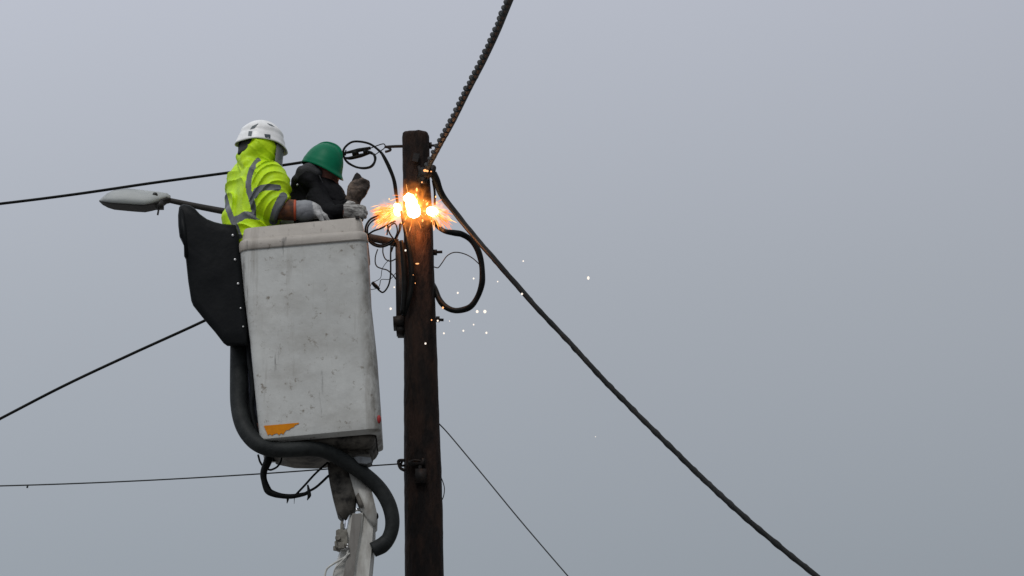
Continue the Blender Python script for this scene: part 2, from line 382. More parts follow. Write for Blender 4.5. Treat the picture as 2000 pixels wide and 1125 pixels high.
def head(P, c, fwd, up, s=1.0):
    fwd = Vector(fwd).normalized(); up = Vector(up); up = (up - fwd * up.dot(fwd)).normalized(); rt = fwd.cross(up)
    Rm = np.array([list(fwd), list(rt), list(up)]).T
    def q(a, b, z): return Vector(c) + fwd * a * s + rt * b * s + up * z * s
    f = ell(P, q(-.005, 0, .03), (.096 * s, .076 * s, .088 * s), Rm)
    f = smin(f, ell(P, q(.022, 0, -.035), (.068 * s, .058 * s, .075 * s), Rm), .03)
    f = smin(f, ell(P, q(.068, 0, -.088), (.022 * s, .026 * s, .018 * s), Rm), .02)       # chin
    f = smin(f, cone(P, q(.085, 0, .012), q(.108, 0, -.028), .008 * s, .014 * s), .010)      # nose
    f = smin(f, cone(P, q(.082, -.035, .025), q(.082, .035, .025), .011 * s, .011 * s), .014)  # brow
    for b in (-.031, .031):
        f = smax(f, -ell(P, q(.096, b, .004), (.016 * s, .017 * s, .011 * s), Rm), .008)    # sockets
        f = smin(f, ell(P, q(.078, b, .003), (.012 * s, .012 * s, .012 * s), Rm), .002)     # eyeballs
        f = smin(f, ell(P, q(-.005, b * 2.45, -.005), (.018 * s, .010 * s, .030 * s), Rm), .006)  # ears
    f = smin(f, cone(P, q(.088, -.018, -.053), q(.088, .018, -.053), .0075 * s, .0075 * s), .005)  # lips
    f = smax(f, -cone(P, q(.098, -.02, -.052), q(.098, .02, -.052), .0016 * s, .0016 * s), .002)
    return f

# ================================================================== GROUND
G = 1500
mk('ground', [(-G, -G, 0), (G, -G, 0), (G, G, 0), (-G, G, 0)], [(0, 1, 2, 3)], ASPHALT, smooth=False, kind='structure', origin=(0, 0, 0))

# ================================================================== UTILITY POLE
YP = 22.60                                            # centre plane of the pole
YF = YP - .085                                        # its near face at mid height
rows = [(262, 787, 836), (266, 785.5, 838), (290, 786, 839), (350, 787, 840), (420, 788, 844), (500, 789, 847), (560, 789, 849), (640, 789, 852),
        (750, 789, 855.5), (900, 789, 861.5), (1000, 790, 864.5), (1125, 791, 867)]
base = Vector((W(829, 1125, YP).x + .03, YP, 0))
pole = empty('utility_pole', base, 'tall dark brown wooden utility pole carrying the cables, with sparks on its upper part', 'utility pole')
def pole_edge(py):
    for a, b in zip(rows[:-1], rows[1:]):
        if a[0] <= py <= b[0]:
            t = (py - a[0]) / (b[0] - a[0]); return a[1] + (b[1] - a[1]) * t, a[2] + (b[2] - a[2]) * t
    return rows[-1][1:]
rings = []
rows_f = []
py = 262
while py <= 1125:
    rows_f.append(py); py += 3 if py < 275 else 7
for py in rows_f:
    l, r = pole_edge(py); a = W(l, py, YP); b = W(r, py, YP); rings.append(((a.x + b.x) / 2, (a.z + b.z) / 2, (b.x - a.x) / 2))
zc = rings[-1]
for k in range(1, 30): rings.append((zc[0] + .03 * k / 29, zc[1] * (1 - k / 29), zc[2] + .055 * k / 29))
V = []; F = []; n = 56
for i, (cx, cz, hw) in enumerate(rings):
    if i == 0: hw *= .93
    for j in range(n):
        a = 2 * math.pi * j / n; c, s_ = math.cos(a), math.sin(a); pw = 2 / 3.4
        x = hw * math.copysign(abs(c) ** pw, c); y = min(hw * 1.05, .11) * math.copysign(abs(s_) ** pw, s_)
        g = mnoise.noise(Vector((x * 45, y * 45, cz * 5))) * .0022 + mnoise.noise(Vector((x * 90, y * 90, cz * 22))) * .0016
        kx = 1 + g / hw
        V.append((cx + x * kx, YP + y * kx, cz + (mnoise.noise(Vector((x * 30, y * 30, 7))) * .006 if i < 2 else 0)))
for i in range(len(rings) - 1):
    for j in range(n): F.append((i * n + j, i * n + (j + 1) % n, (i + 1) * n + (j + 1) % n, (i + 1) * n + j))
F.append(tuple(range(n))); F.append(tuple(range(len(V) - 1, len(V) - n - 1, -1)))
mk('pole_shaft', V, F, WOOD, pole)
# tie bolt with its open hook through the top
mk('hook_bolt', *join(tube([W(752, 287, YP), W(770, 286, YP), W(790, 285.5, YP), W(853, 284, YP)], [.007, .008, .008, .0065], 8, 4),
     tube([W(752, 286, YP), W(758, 288, YP), W(762, 290.5, YP), W(762, 293.5, YP), W(757, 295.5, YP), W(752, 296.5, YP)], .0065, 8, 5),
     disc(W(841, 284.3, YP), (1, 0, 0), .017, .012, 6)), DARKSTEEL, pole)
# dark back plate / conduit clamp that carries the lamp arm, with its two through bolts
mk('side_channel', *prism([(772, 476), (778, 470), (790, 474), (790.5, 648), (774, 648), (773, 560)], YP - .04, YP + .05), DARKSTEEL, pole)
mk('clamp_block', *join(prism([(767.5, 618), (789, 615), (789, 634), (768, 634)], YP - .06, YP + .06), prism([(774, 633), (789, 633), (789.5, 650), (776, 650)], YP - .05, YP + .05)), DARKSTEEL, pole)
for (x, y, x1) in ((847, 493, 864), (852, 623.5, 866.5)):
    mk('bolt', *join(tube([W(x - 12, y, YP), W(x1, y - (1 if y < 600 else -1.5), YP)], .0075, 8, 2), disc(W(x + 3.2, y, YP), (1, 0, 0), .015, .018, 6)), DARKSTEEL, pole)
# lower eye bolt and strap
mk('eye_bolt', *join(tube([W(790, 899, YF - .01), W(779, 900, YF), W(779.5, 908, YF), W(783, 915, YF), W(791, 919, YF)], .0085, 8, 6),
     tube([W(785, 902, YF + .01), W(783, 909, YF + .01), W(792, 909, YF + .01)], .006, 8, 4)), DARKSTEEL, pole)
yb = YP - .105
mk('strap_bracket', *join(box(W(812, 905, yb - .012), .075, .03, .020), box(W(820, 915, yb - .010), .018, .028, .07, Matrix.Rotation(.1, 3, 'Y')),
     box(W(826.5, 902, yb - .010), .012, .03, .030), tube([W(799, 904, yb - .02), W(808, 899, yb - .03), W(822, 900, yb - .03)], .004, 8, 5),
     box(W(822, 930, yb - .012), .055, .03, .07)), DARKSTEEL, pole)
# dead-end fitting where both heavy cables land
cl = join(tube([W(823, 330, YF - .03), W(830, 342, YF - .04), W(842, 336, YF - .05), W(846.5, 327, YF - .05)], [.017, .022, .020, .015], 12, 5),
          ball(W(846, 328, YF - .05), .016, 12, 8), box(W(826, 345, YF - .02), .05, .05, .055, Matrix.Rotation(.3, 3, 'Y')),
          tube([W(818, 325, YF), W(822, 345, YF - .02), W(818, 362, YF)], .008, 8, 5), disc(W(827, 352, YF - .05), (0, 1, 0), .018, .014, 8))
mk('cable_clamp', *cl, DARKSTEEL, pole)
mk('nail_plate', *box(W(812, 308, YF - .008), .03, .012, .045, Matrix.Rotation(.2, 3, 'Y')), DARKSTEEL, pole, smooth=False)

# ================================================================== CABLES
def cable(name, P, r, m, label, cat='cable', n=8, sub=8, extra=(), fn=None, group=None):
    g = [tube(P, r, n, sub, fn=fn)] + list(extra)
    return mk(name, *join(*g), m, label=label, cat=cat, group=group)
# twisted aerial cable climbing towards and over the camera
A0, A1 = W(833, 332, YF - .03), W(994, 4, 19.6)
dirv = (A1 - A0)
PP = [A0, W(862, 277, 22.05), W(885, 235, 21.65), W(916, 172, 21.1), W(944, 118, 20.6), W(971, 60, 20.1), A1, A1 + (A1 - W(971, 60, 20.1)) * 3, A1 + (A1 - W(971, 60, 20.1)) * 9]
core = tube(PP, [.0135, .014, .0145, .015, .0155, .016, .016, .016, .016], 10, 12)
wrap = helix(PP, .0125, .0075, .094, 1, 8, off=Vector((-.0050, 0, .001)), step=.007)
mk('twisted_cable', *join(core, wrap), CABLEG, label='thick grey twisted cable climbing steeply from the pole to the top edge', cat='cable')
# heavy bundle falling away to the lower right
PP = [W(846, 338, YF - .05), W(853, 353, YF - .04), W(860, 374, YF - .02), W(871, 393, 22.5), W(893, 420, 22.45), W(925, 460, 22.3), W(965, 506, 22.1), W(1021, 570, 21.9), W(1060, 614, 21.75), W(1092, 647, 21.65), W(1128, 686, 21.5), W(1178, 741, 21.3), W(1234, 798, 21.1), W(1282, 846, 20.9),
      W(1371, 933, 20.6), W(1449, 1005, 20.3), W(1520, 1065, 20.1), W(1591, 1122, 19.9), W(1790, 1275, 19.3), W(2200, 1560, 18.2)]
lump = lambda t, s, a: 1 + .05 * math.sin(s * 21 + a) * (1 if s < 2.5 else .45) + .03 * math.sin(s * 43 + 1)
mk('heavy_cable', *join(tube(PP, [.019, .019, .018, .0165, .0155, .0145, .014, .0135] + [.0125] * (len(PP) - 8), 10, 14, fn=lump), helix(PP, .0065, .0078, .26, 2, 6, step=.012)), CABLE,
   label='heavy black cable sloping from the pole down to the lower right corner', cat='cable')
# service cable from the left to the top hook
PP = [W(-900, 470, 21.5), W(-300, 432, 22.2), W(0, 398, 22.6), W(150, 379, 22.6), W(300, 357, 22.6), W(448, 337, 22.6), W(590, 317, 22.6), W(640, 305, 22.6), W(676, 301, 22.6)]
grip = join(tube([W(673, 299, 22.6), W(700, 293.5, 22.6), W(724, 289, 22.6)], [.006, .011, .008], 8, 5), tube([W(673, 307.5, 22.62), W(683, 309, 22.6), W(704, 304, 22.6), W(722, 299, 22.6)], [.004, .009, .011, .006], 8, 5),
            box(W(694, 299, 22.6), .034, .02, .030, Matrix.Rotation(-.2, 3, 'Y')), box(W(713, 297, 22.6), .02, .018, .025, Matrix.Rotation(-.2, 3, 'Y')))
bail = tube([W(722, 290, 22.6), W(735, 285, 22.6), W(748, 281, 22.6), W(752, 284, 22.6), W(750, 290, 22.6), W(741, 296, 22.6), W(732, 302, 22.6), W(722, 300, 22.6)], .0027, 6, 5)
mk('service_cable', *join(tube(PP, [.0075] * 9, 8, 10), grip, bail), CABLE, label='black overhead cable from the left edge to the hook at the pole top', cat='cable')
# coil and drop lead below the hook
PP = [W(778, 408, YF - .02), W(775, 385, YF - .02), W(771, 355, 22.5), W(760, 325, 22.5), W(748, 303, 22.5), W(738, 292, 22.5), W(722, 281, 22.5), W(702, 276.5, 22.5), W(686, 278, 22.5), W(673, 289, 22.5), W(670.5, 301, 22.5), W(676, 314, 22.52),
      W(690, 324, 22.54), W(705, 328, 22.55), W(722, 326, 22.55), W(731, 317, 22.55), W(732, 307, 22.56), W(727, 299, 22.57), W(717, 295, 22.58)]
P2 = [W(731, 300, 22.5), W(734.5, 310, 22.5), W(728, 325, 22.5), W(712, 330, 22.5), W(694, 326.5, 22.5), W(678, 318, 22.5), W(672, 305, 22.5), W(676, 293, 22.5)]
lf = tube([W(745, 300, 22.48), W(757, 325, 22.48), W(767, 350, 22.48), W(772, 380, 22.48)], .0045, 8, 8)
cable('coiled_cable', PP, [.006, .007, .0075, .008, .0075, .006] + [.0058] * 13, CABLE, 'black cable coiled in one loop below the pole top, dropping to the sparks', extra=(tube(P2, .0030, 6, 6), lf))
# big loop on the right of the pole
PP = [W(840, 428, YF - .01), W(850, 436, YF - .02), W(858, 445, 22.5), W(870, 452, 22.45), W(888, 455, 22.45), W(903, 458, 22.45), W(920, 469, 22.45), W(933, 488, 22.45), W(940, 512, 22.45), W(942, 535, 22.45), W(941, 555, 22.45), W(934, 577, 22.47), W(922, 596, 22.48),
      W(908, 604, 22.5), W(888, 606.5, 22.5), W(870, 599, 22.53), W(858, 585, 22.57), W(850, 566, 22.6), W(838, 545, 22.7)]
cable('looped_cable', PP, [.011, .012, .012, .0125] + [.0150] * 15, CABLE, 'thick black cable bowed out in a large loop on the right of the pole', n=12, fn=lambda t, s, a: 1 + .05 * math.sin(s * 40))
cable('loose_wire', [W(842, 519, 22.58), W(850, 522, 22.57), W(856, 522.5, 22.55), W(863, 514, 22.5), W(872, 501, 22.5), W(883, 494, 22.5), W(895, 493, 22.5), W(910, 497, 22.5), W(924, 505, 22.48), W(936, 516, 22.46)], .0028, WIRE,
      'thin wire arching inside the large cable loop right of the pole', 'wire')
# tangle on the left of the pole
T = 22.48
def PT(*a): return [W(x, y, T + dy) for x, y, dy in a]
tangle = [tube(PT((741, 421, 0), (737.6, 422, 0), (724, 428, 0), (715.5, 440, 0), (714, 453, 0), (719, 468, .02), (729, 478, .03), (743, 482, .03), (756, 479, .03), (768, 471, .02), (778, 456, 0), (782, 445, 0), (783, 436, .05)), .0055, 8, 7),
          tube(PT((743, 424, .03), (728, 431, .03), (719, 442, .03), (718, 455, .03), (722, 467, .04), (731, 475, .05), (744, 478.5, .05), (757, 475, .05), (767, 468, .04)), .0042, 8, 7),
          tube(PT((719, 458, 0), (730, 451, -.01), (745, 445.6, -.01), (758, 438, 0), (772, 432, .02)), .0048, 8, 7),
          tube(PT((757, 437, 0), (758.5, 449, 0), (763, 459, -.01), (771, 470, -.01), (775, 482, 0)), .0040, 8, 7),
          tube(PT((756, 459, .02), (757, 449, .02), (762, 441, .02), (772, 437, .02), (776, 452, .02), (770, 468, .02), (764, 480, .02)), .0036, 8, 7),
          tube(PT((781, 437, .02), (779, 452, .02), (774, 468, 0), (768, 481, 0), (764, 492, 0)), .0042, 8, 7)]
mk('tangled_cable', *join(*tangle), CABLE, label='black cable tangled in rings between the bucket rim and the pole', cat='cable')
mk('hanging_lead', *join(tube(PT((764, 478, 0), (763, 495, 0), (763, 515, 0), (762.5, 540, 0), (758, 559, 0), (748, 571, 0), (738, 565, 0)), .0042, 8, 7),
     tube(PT((741, 565, 0), (734, 559, 0), (727, 551.5, 0)), [.006, .0105, .008], 10, 5)), CABLE, label='hanging black lead ending in a short thick connector left of the pole', cat='cable')
mk('loose_wire', *join(tube(PT((737.6, 487, .02), (733.5, 500, .02), (733, 513, .02), (737, 521, .02), (747, 525, .02), (757, 528, .02), (768, 538, .02), (773, 545, .04)), .0033, 6, 7)), WIRE,
   label='thin wire in an S bend just left of the pole below the tangled rings', cat='wire')
mk('loose_wire', *join(tube(PT((748, 482, .03), (748, 494, .03), (753, 506, .03), (763, 510, .03), (774, 505, .03)), .0033, 6, 7)), WIRE,
   label='thin wire hanging in a short U bend against the pole', cat='wire')
mk('loose_wire', *join(tube(PT((760, 507, .04), (752, 516, .04), (746, 527, .04), (743, 543, .04), (730, 551, .04), (724, 557, .04), (724, 565, .04), (734, 564, .04)), .0018, 6, 6),
     tube(PT((774, 532, .05), (762, 545, .05), (745, 546, .05), (742, 555, .05), (739, 563, .05)), .0020, 6, 6)), WIRE, label='finest wire crossing zigzag behind the hanging connector', cat='wire')
# leads lying on the pole face
YS = YP - .115
mk('pole_lead', *join(tube([W(783, 412, YS), W(787, 430, YS), W(793, 460, YS), W(800, 495, YS), W(804, 530, YS), W(803, 560, YS), W(797, 590, YS), W(788, 618, YS + .02)], [.007, .008, .010, .013, .014, .013, .012, .010], 10, 8),
     tube([W(784, 470, YS), W(788, 510, YS), W(790, 560, YS), W(786, 612, YS)], [.010, .014, .014, .011], 10, 8)), CABLE, label='pair of black leads running down the left face of the pole', cat='cable')
mk('drop_lead', *join(tube([W(838, 352, YS), W(832, 370, YS), W(828, 390, YS), W(827, 402, YS)], .0065, 8, 6), tube([W(845, 352, YS + .02), W(849, 375, YS + .04), W(849, 400, YS + .04)], .0055, 8, 6),
     tube([W(826, 352, YS), W(820, 372, YS), W(817, 388, YS)], .0045, 8, 6), tube([W(828, 402, YS), W(824, 425, YS), W(826, 445, YS)], .0035, 8, 6)), CABLE, label='short black leads joining the cable clamp to the arc on the right of the pole', cat='cable')
# thin stay and telephone wires
cable('overhead_wire', [W(-700, 1180, 21.4), W(-300, 975, 22.2), W(0, 818, 22.6), W(130, 751, 22.6), W(260, 690, 22.6), W(398, 627, 22.6), W(520, 566, 22.62), W(640, 501, 22.63), W(708, 461, 22.63)], .0072, CABLE,
      'black overhead wire rising from the lower left edge and vanishing behind the black cover', 'wire', sub=10)
cable('telephone_wire', [W(-900, 960, 21.8), W(-300, 954, 22.4), W(0, 949, 22.55), W(250, 940, YF), W(500, 926, YF), W(700, 911.5, YF), W(780, 906, YF)], .0036, WIRE,
      'thin nearly level wire running left from the ring low on the pole', 'wire', sub=10, extra=(tube([W(54, 948, 22.54), W(53, 953, 22.54)], .005, 6, 3),))
cable('stay_wire', [W(850, 818, 22.68), W(858, 828, 22.66), W(880, 852, 22.6), W(950, 936, 22.5), W(1020, 1021, 22.4), W(1110, 1126, 22.2), W(1300, 1345, 21.9), W(1600, 1690, 21.4)], .0034, WIRE,
      'thin wire descending to the right from behind the lower half of the pole', 'wire')
cable('wire_bow', [W(858, 925, YP), W(863, 936, YP), W(867.5, 950, YP), W(867.5, 963, YP), W(864.5, 974, YP), W(858, 984, YP)], .0024, WIRE, 'tiny bowed wire on the right edge low on the pole', 'wire')

# ================================================================== STREET LAMP
lamp = empty('street_lamp', W(775, 476, YP), 'grey street lamp on a dark slanting arm sticking out left behind the workers', 'street lamp')
YL = YP + .02
mk('lamp_arm', *tube([W(322, 389.5, YL), W(425, 410.5, YL), W(600, 440, YL), W(718, 463, YL), W(777, 475, YL)], [.013, .0165, .0175, .0195, .021], 14, 4), ARMM, lamp)
prof = [(194, 392, 391, 393, .1), (200, 386, 392.5, 395.5, .45), (210, 378, 394, 399, .75), (222, 372.5, 395.5, 404, .92), (248, 369, 397, 408, 1), (265, 370.5, 398.5, 409, 1), (282, 372.5, 399.5, 409.5, 1), (296, 374, 397, 409.5, .98), (308, 375, 393, 408, .85), (318, 376.5, 388, 403, .62), (327, 378, 385, 396, .5), (333, 383, 387, 391, .3)]
def lamp_half(top):
    V = []; F = []; n = 14
    for (x, t_, r_, b_, w) in prof:
        hw = .064 * w; c = W(x, r_, YL - hw); drop = hw * .285 * M
        zr = W(x, r_, YL - hw).z; zt = W(x, t_, YL).z; zb = W(x, b_, YL + hw * .8).z; X = W(x, r_, YL).x
        for j in range(n + 1):
            a = math.pi * j / n
            y = YL - hw * math.cos(a)
            if top: z = zr + (zt - zr) * math.sin(a) ** .8
            else:
                y = YL - hw * .97 * math.cos(a); z = zr - .002 + (min(zb, zr - .003) - zr) * min(1, math.sin(a) * 2.2)
            V.append((X, y, z))
    m = n + 1
    for i in range(len(prof) - 1):
        for j in range(n): F.append((i * m + j, i * m + j + 1, (i + 1) * m + j + 1, (i + 1) * m + j))
        F.append((i * m, (i + 1) * m, (i + 1) * m + n, i * m + n))
    F.append(tuple(range(m))); F.append(tuple(range(len(V) - m, len(V))))
    return V, F
mk('lamp_canopy', *lamp_half(True), LAMPTOP, lamp)
mk('lamp_lens', *lamp_half(False), LAMPLOW, lamp)
mk('spigot_collar', *join(tube([W(312, 389, YL), W(322, 388.5, YL), W(332, 389.5, YL)], [.030, .028, .020], 12, 3), box(W(312, 401, YL - .02), .040, .05, .035)), LAMPLOW, lamp)
mk('latch_clip', *box(W(309.5, 411, YL - .03), .008, .012, .048, Matrix.Rotation(.15, 3, 'Y')), LAMPLOW, lamp)
mk('hinge_cap', *disc(W(303, 380.5, YL - .045), (0, 1, .3), .013, .014, 12), LAMPLOW, lamp)

# ================================================================== AERIAL LIFT
YB0 = 21.70                                            # near face of the bucket
BO = Vector((W(688, 1125, 22.05).x - .75, 22.05, 0))
lift = empty('aerial_lift', BO, 'dirty white fibreglass lift bucket on a grimy white boom with black side cover and hose', 'aerial lift')
er = W(744, 834, YB0); EDGE = (er.x - BO.x) + .076 * (er.z - BO.z)
BUCKET = bucket_mat('bucket_fibreglass', (.53, .54, .525), (.20, .18, .15), 1.3, EDGE)
BUCKETRIM = bucket_mat('bucket_rim_fibreglass', (.43, .395, .355), (.18, .155, .13), 1.2, EDGE + .02)
DEPTH = .48
def rr_ring(l, r, depth, rad, y0=YB0, k=6, dz=0):
    """rounded rectangle: l, r = photo points of the near face edges"""
    a = W(*l, y0); b = W(*r, y0); ux = (b - a).normalized(); w = (b - a).length; pts = []
    yy = Vector((0, 1, 0)); rad = min(rad, w / 2.1, depth / 2.1)
    for (cx, cy, a0) in ((w - rad, rad, -90), (w - rad, depth - rad, 0), (rad, depth - rad, 90), (rad, rad, 180)):
        for i in range(k + 1):
            t = R(a0 + 90 * i / k); pts.append(a + ux * (cx + rad * math.cos(t)) + yy * (cy + rad * math.sin(t)))
    return pts
def loft(rings, cap0=True, cap1=True, closed=False):
    n = len(rings[0]); V = [p for r in rings for p in r]; F = []
    m = len(rings)
    for i in range(m if closed else m - 1):
        for j in range(n): F.append((i * n + j, i * n + (j + 1) % n, ((i + 1) % m) * n + (j + 1) % n, ((i + 1) % m) * n + j))
    if not closed:
        if cap0: F.append(tuple(range(n - 1, -1, -1)))
        if cap1: F.append(tuple(range((m - 1) * n, m * n)))
    return V, F
def subdiv(rows, k):
    o = []
    for a, b in zip(rows[:-1], rows[1:]):
        for i in range(k):
            t = i / k; o.append(tuple(tuple(p + (q - p) * t for p, q in zip(u, v)) for u, v in zip(a, b)))
    return o + [rows[-1]]
# body, open at the top: outer wall down, under-edge, floor, inner wall up
outer = [((468, 487), (716.5, 466.5)), ((478, 587), (721, 559)), ((488, 667), (732.5, 661)), ((498, 770), (739, 752)), ((506.5, 853), (744, 831))]
outer = subdiv(outer, 5)
rg = [rr_ring(l, r, DEPTH, .05) for l, r in outer]
rg.append(rr_ring((507.5, 858), (743.5, 835.5), DEPTH - .004, .05, YB0 + .002))
rg.append(rr_ring((511, 861), (741, 839), DEPTH - .03, .045, YB0 + .015))
rg.append(rr_ring((520, 866), (735, 847), DEPTH - .10, .045, YB0 + .05))
inn = [rr_ring((l[0] + 4, l[1]), (r[0] - 4, r[1]), DEPTH - .02, .042, YB0 + .01) for l, r in reversed(outer)]
mk('bucket_body', *loft(rg + inn), BUCKET, lift).data.set_sharp_from_angle(angle=R(42))
rim = [rr_ring((470.5, 489), (714, 468.5), DEPTH - .01, .045, YB0 + .005), rr_ring((467, 488.5), (717.5, 467.5), DEPTH + .012, .052, YB0 - .006), rr_ring((466, 486), (718, 465.5), DEPTH + .020, .054, YB0 - .010), rr_ring((465.5, 472), (717.5, 455), DEPTH + .020, .054, YB0 - .010),
       rr_ring((467.5, 468.5), (716, 451.5), DEPTH + .006, .050, YB0 - .003), rr_ring((471.5, 466.5), (712, 450), DEPTH - .02, .045, YB0 + .010), rr_ring((475.5, 448), (706, 425.5), DEPTH - .05, .035, YB0 + .025), rr_ring((477, 446), (704.5, 424), DEPTH - .06, .032, YB0 + .030),
       rr_ring((480, 446), (702, 424.2), DEPTH - .075, .028, YB0 + .0375), rr_ring((482, 448.5), (700.5, 427), DEPTH - .085, .026, YB0 + .042), rr_ring((478, 488), (710, 468), DEPTH - .04, .035, YB0 + .020)]
mk('bucket_rim', *loft(rim, closed=True), BUCKETRIM, lift).data.set_sharp_from_angle(angle=R(40))
# white highlight chip, sticker rest, red reflector: real thin pieces on the shell
st = [(515, 831.5), (584, 825.5), (583, 828), (576, 830.5), (574, 834), (568, 836), (565, 839.5), (559, 840), (556, 844), (553, 848.5), (549, 846), (545, 849.5), (541, 846.5), (536, 847.5), (531, 850.5), (527, 848), (523, 850), (520, 843)]
mk('orange_sticker', *prism(st, YB0 - .003, YB0 + .002), ORANGE, lift, smooth=False, label='torn orange sticker near the bottom edge')
mk('red_reflector', *ball(W(740, 819, YB0 + .02), .016, 12, 8, (.7, .7, 1.3)), RED, lift)
for x, y in ((698, 425.5),): mk('rim_notch', *box(W(x, y, YB0 + .03), .020, .022, .012, Matrix.Rotation(-.09, 3, 'Y')), DARKSTEEL, lift, smooth=False)
# pan below the floor and the mounting knuckle
mk('floor_pan', *loft([rr_ring((530, 866), (735, 846), .46, .06, YB0 + .08), rr_ring((560, 876), (731, 858), .42, .06, YB0 + .10), rr_ring((600, 884), (724, 872), .34, .05, YB0 + .14)]), BOOMD, lift)
mk('mounting_bracket', *join(prism([(634, 878), (722, 868), (726, 890), (716, 900), (700, 902), (662, 904)], YB0 + .20, YB0 + .34), prism([(690, 889), (722, 886), (727, 905), (712, 907), (692, 902)], YB0 + .16, YB0 + .22),
     tube([W(718, 878, YB0 + .2), W(726, 890, YB0 + .2), W(723, 903, YB0 + .2)], .012, 8, 4)), BOOMD, lift)
bevel(mk('bracket_tray', *prism([(689, 893), (700, 890), (724, 893), (727, 903), (716, 907), (700, 905)], YB0 + .12, YB0 + .20), GALV, lift, smooth=False), .004)
# black side cover
cov = [(349, 404), (352, 400), (358, 397.5), (371, 400), (380, 406), (390, 417), (404, 427), (418, 432.5), (434, 436.5), (460, 438.5), (466, 455), (470, 500), (474, 545), (478, 590), (483, 640), (484.5, 676), (444, 677), (437, 672), (420, 650), (401, 628), (377, 598), (373, 588), (367, 550), (362, 502), (359, 500.5), (358.5, 480), (353.5, 466), (350, 462), (347.5, 440), (347, 420)]
def cover():
    """closed cover with a bulged near face: rings of the outline shrinking towards the middle as they come forward"""
    ctr = vv((420, 520)); V = []; F = []; n = len(cov); lay = [(.90, YB0 + .50), (.99, YB0 + .08), (.992, YB0 + .058), (.975, YB0 + .044), (.945, YB0 + .036), (.8, YB0 + .034), (.55, YB0 + .032), (.3, YB0 + .031), (.08, YB0 + .030)]
    for s, y in lay:
        for x, z in cov:
            p = ctr + (vv((x, z)) - ctr) * s; V.append(W(p[0], p[1], y) if y < YB0 + .4 else W(p[0], p[1], YB0 + .10) + Vector((0, .14, 0)))
    for i in range(len(lay) - 1):
        for j in range(n): F.append((i * n + j, i * n + (j + 1) % n, (i + 1) * n + (j + 1) % n, (i + 1) * n + j))
    F.append(tuple(range(n - 1, -1, -1))); F.append(tuple(range((len(lay) - 1) * n, len(lay) * n)))
    return V, F
cvr = mk('side_cover', *cover(), RUBBER, lift)
mk('cover_strap', *prism([(351, 412), (357, 409), (363, 440), (367, 500), (362, 502), (357, 465), (353, 462)], YB0 + .03, YB0 + .06), RUBBER, cvr)
for i, (x, y, s) in enumerate(((454.6, 459.5, 1), (459, 507, 1), (465, 554, 1), (470, 602, .75), (475, 638, .7), (354.5, 408, 1.2))):
    mk('rivet', *ball(W(x, y, YB0 + (.030 if i < 5 else .045)), .0068 * s, 10, 6, (1, .6, 1)), BRIGHT, cvr)
# hose
PP = [W(467, 640, 21.9), W(467, 690, 21.88), W(466.5, 740, 21.86), W(467, 790, 21.84), W(474, 826, 21.8), W(488, 852, 21.77), (W(508, 869, 21.74)), W(535, 878, 21.74), W(575, 878, 21.74), W(610, 877, 21.76), W(640, 883, 21.8), W(675, 902, 21.84), W(712, 927, 21.88), W(740, 953, 21.9),
      W(758, 982, 21.9), W(766, 1012, 21.9), W(764, 1038, 21.9), W(753, 1060, 21.9), W(738, 1068, 21.9)]
hz = mk('hydraulic_hose', *tube(PP, [.043, .0435, .0435, .043, .042, .041, .040, .038, .037, .036, .036, .037, .037, .0365, .036, .035, .034, .034, .034], 20, 40, fn=lambda t, s, a: 1 + .012 * math.sin(s * 9)), HOSE, lift)
mk('hose_cuff', *tube([W(756, 1056, 21.9), W(745, 1066, 21.9), W(728, 1074, 21.9)], [.036, .039, .037], 20, 6), HOSE, hz)
mk('control_cable', *join(tube([W(484, 668, 21.8), W(485, 690, 21.8), W(487, 712, 21.8), W(492, 735, 21.8), W(494, 765, 21.8), W(491, 790, 21.8), W(494, 815, 21.8), W(500, 840, 21.8), W(506, 862, 21.8)], [.008, .008, .011, .013, .013, .011, .011, .013, .012], 8, 6),
     tube([W(478, 668, 21.85), W(479, 700, 21.85), W(482, 740, 21.85), W(484, 790, 21.85), W(492, 840, 21.8)], .009, 8, 6)), RUBBER, lift)
bund = [tube([W(530, 884, 21.86), W(523, 900, 21.86), W(516, 918, 21.86), W(516, 938, 21.86), W(522, 956, 21.86), W(534, 964, 21.86), W(550, 969, 21.86), W(570, 969, 21.86), W(592, 966, 21.86), W(604, 961, 21.86)], [.020, .021, .017, .015, .019, .016, .013, .012, .010, .008], 10, 8,
             fn=lambda t, s, a: 1 + .10 * math.sin(s * 60 + a)),
        tube([W(578, 966, 21.87), W(595, 948, 21.87), W(615, 926, 21.88), W(640, 903, 21.9)], .0055, 8, 6), tube([W(598, 962, 21.87), W(618, 951, 21.87), W(642, 929, 21.9)], .006, 8, 6),
        tube([W(504, 888, 21.87), W(508, 902, 21.87), W(515, 912, 21.87), W(521, 916, 21.87)], .005, 8, 6), tube([W(551, 888, 21.87), W(548, 902, 21.87), W(541, 912, 21.87), W(530, 917.5, 21.87), W(524, 917, 21.87)], .005, 8, 6),
        tube([W(562, 968, 21.86), W(562, 976, 21.86), W(560.5, 983, 21.86)], [.008, .006, .002], 6, 4), tube([W(575, 970, 21.86), W(574.5, 984, 21.86)], [.002, .001], 5, 3),
        tube([W(601, 947, 21.85), W(603, 958, 21.85), W(604, 968, 21.85), W(600, 977, 21.85)], [.004, .008, .010, .002], 6, 5), tube([W(511, 938, 21.86), W(516, 938, 21.86)], .003, 5, 2)]
mk('cable_bundle', *join(*bund), CABLE, lift)
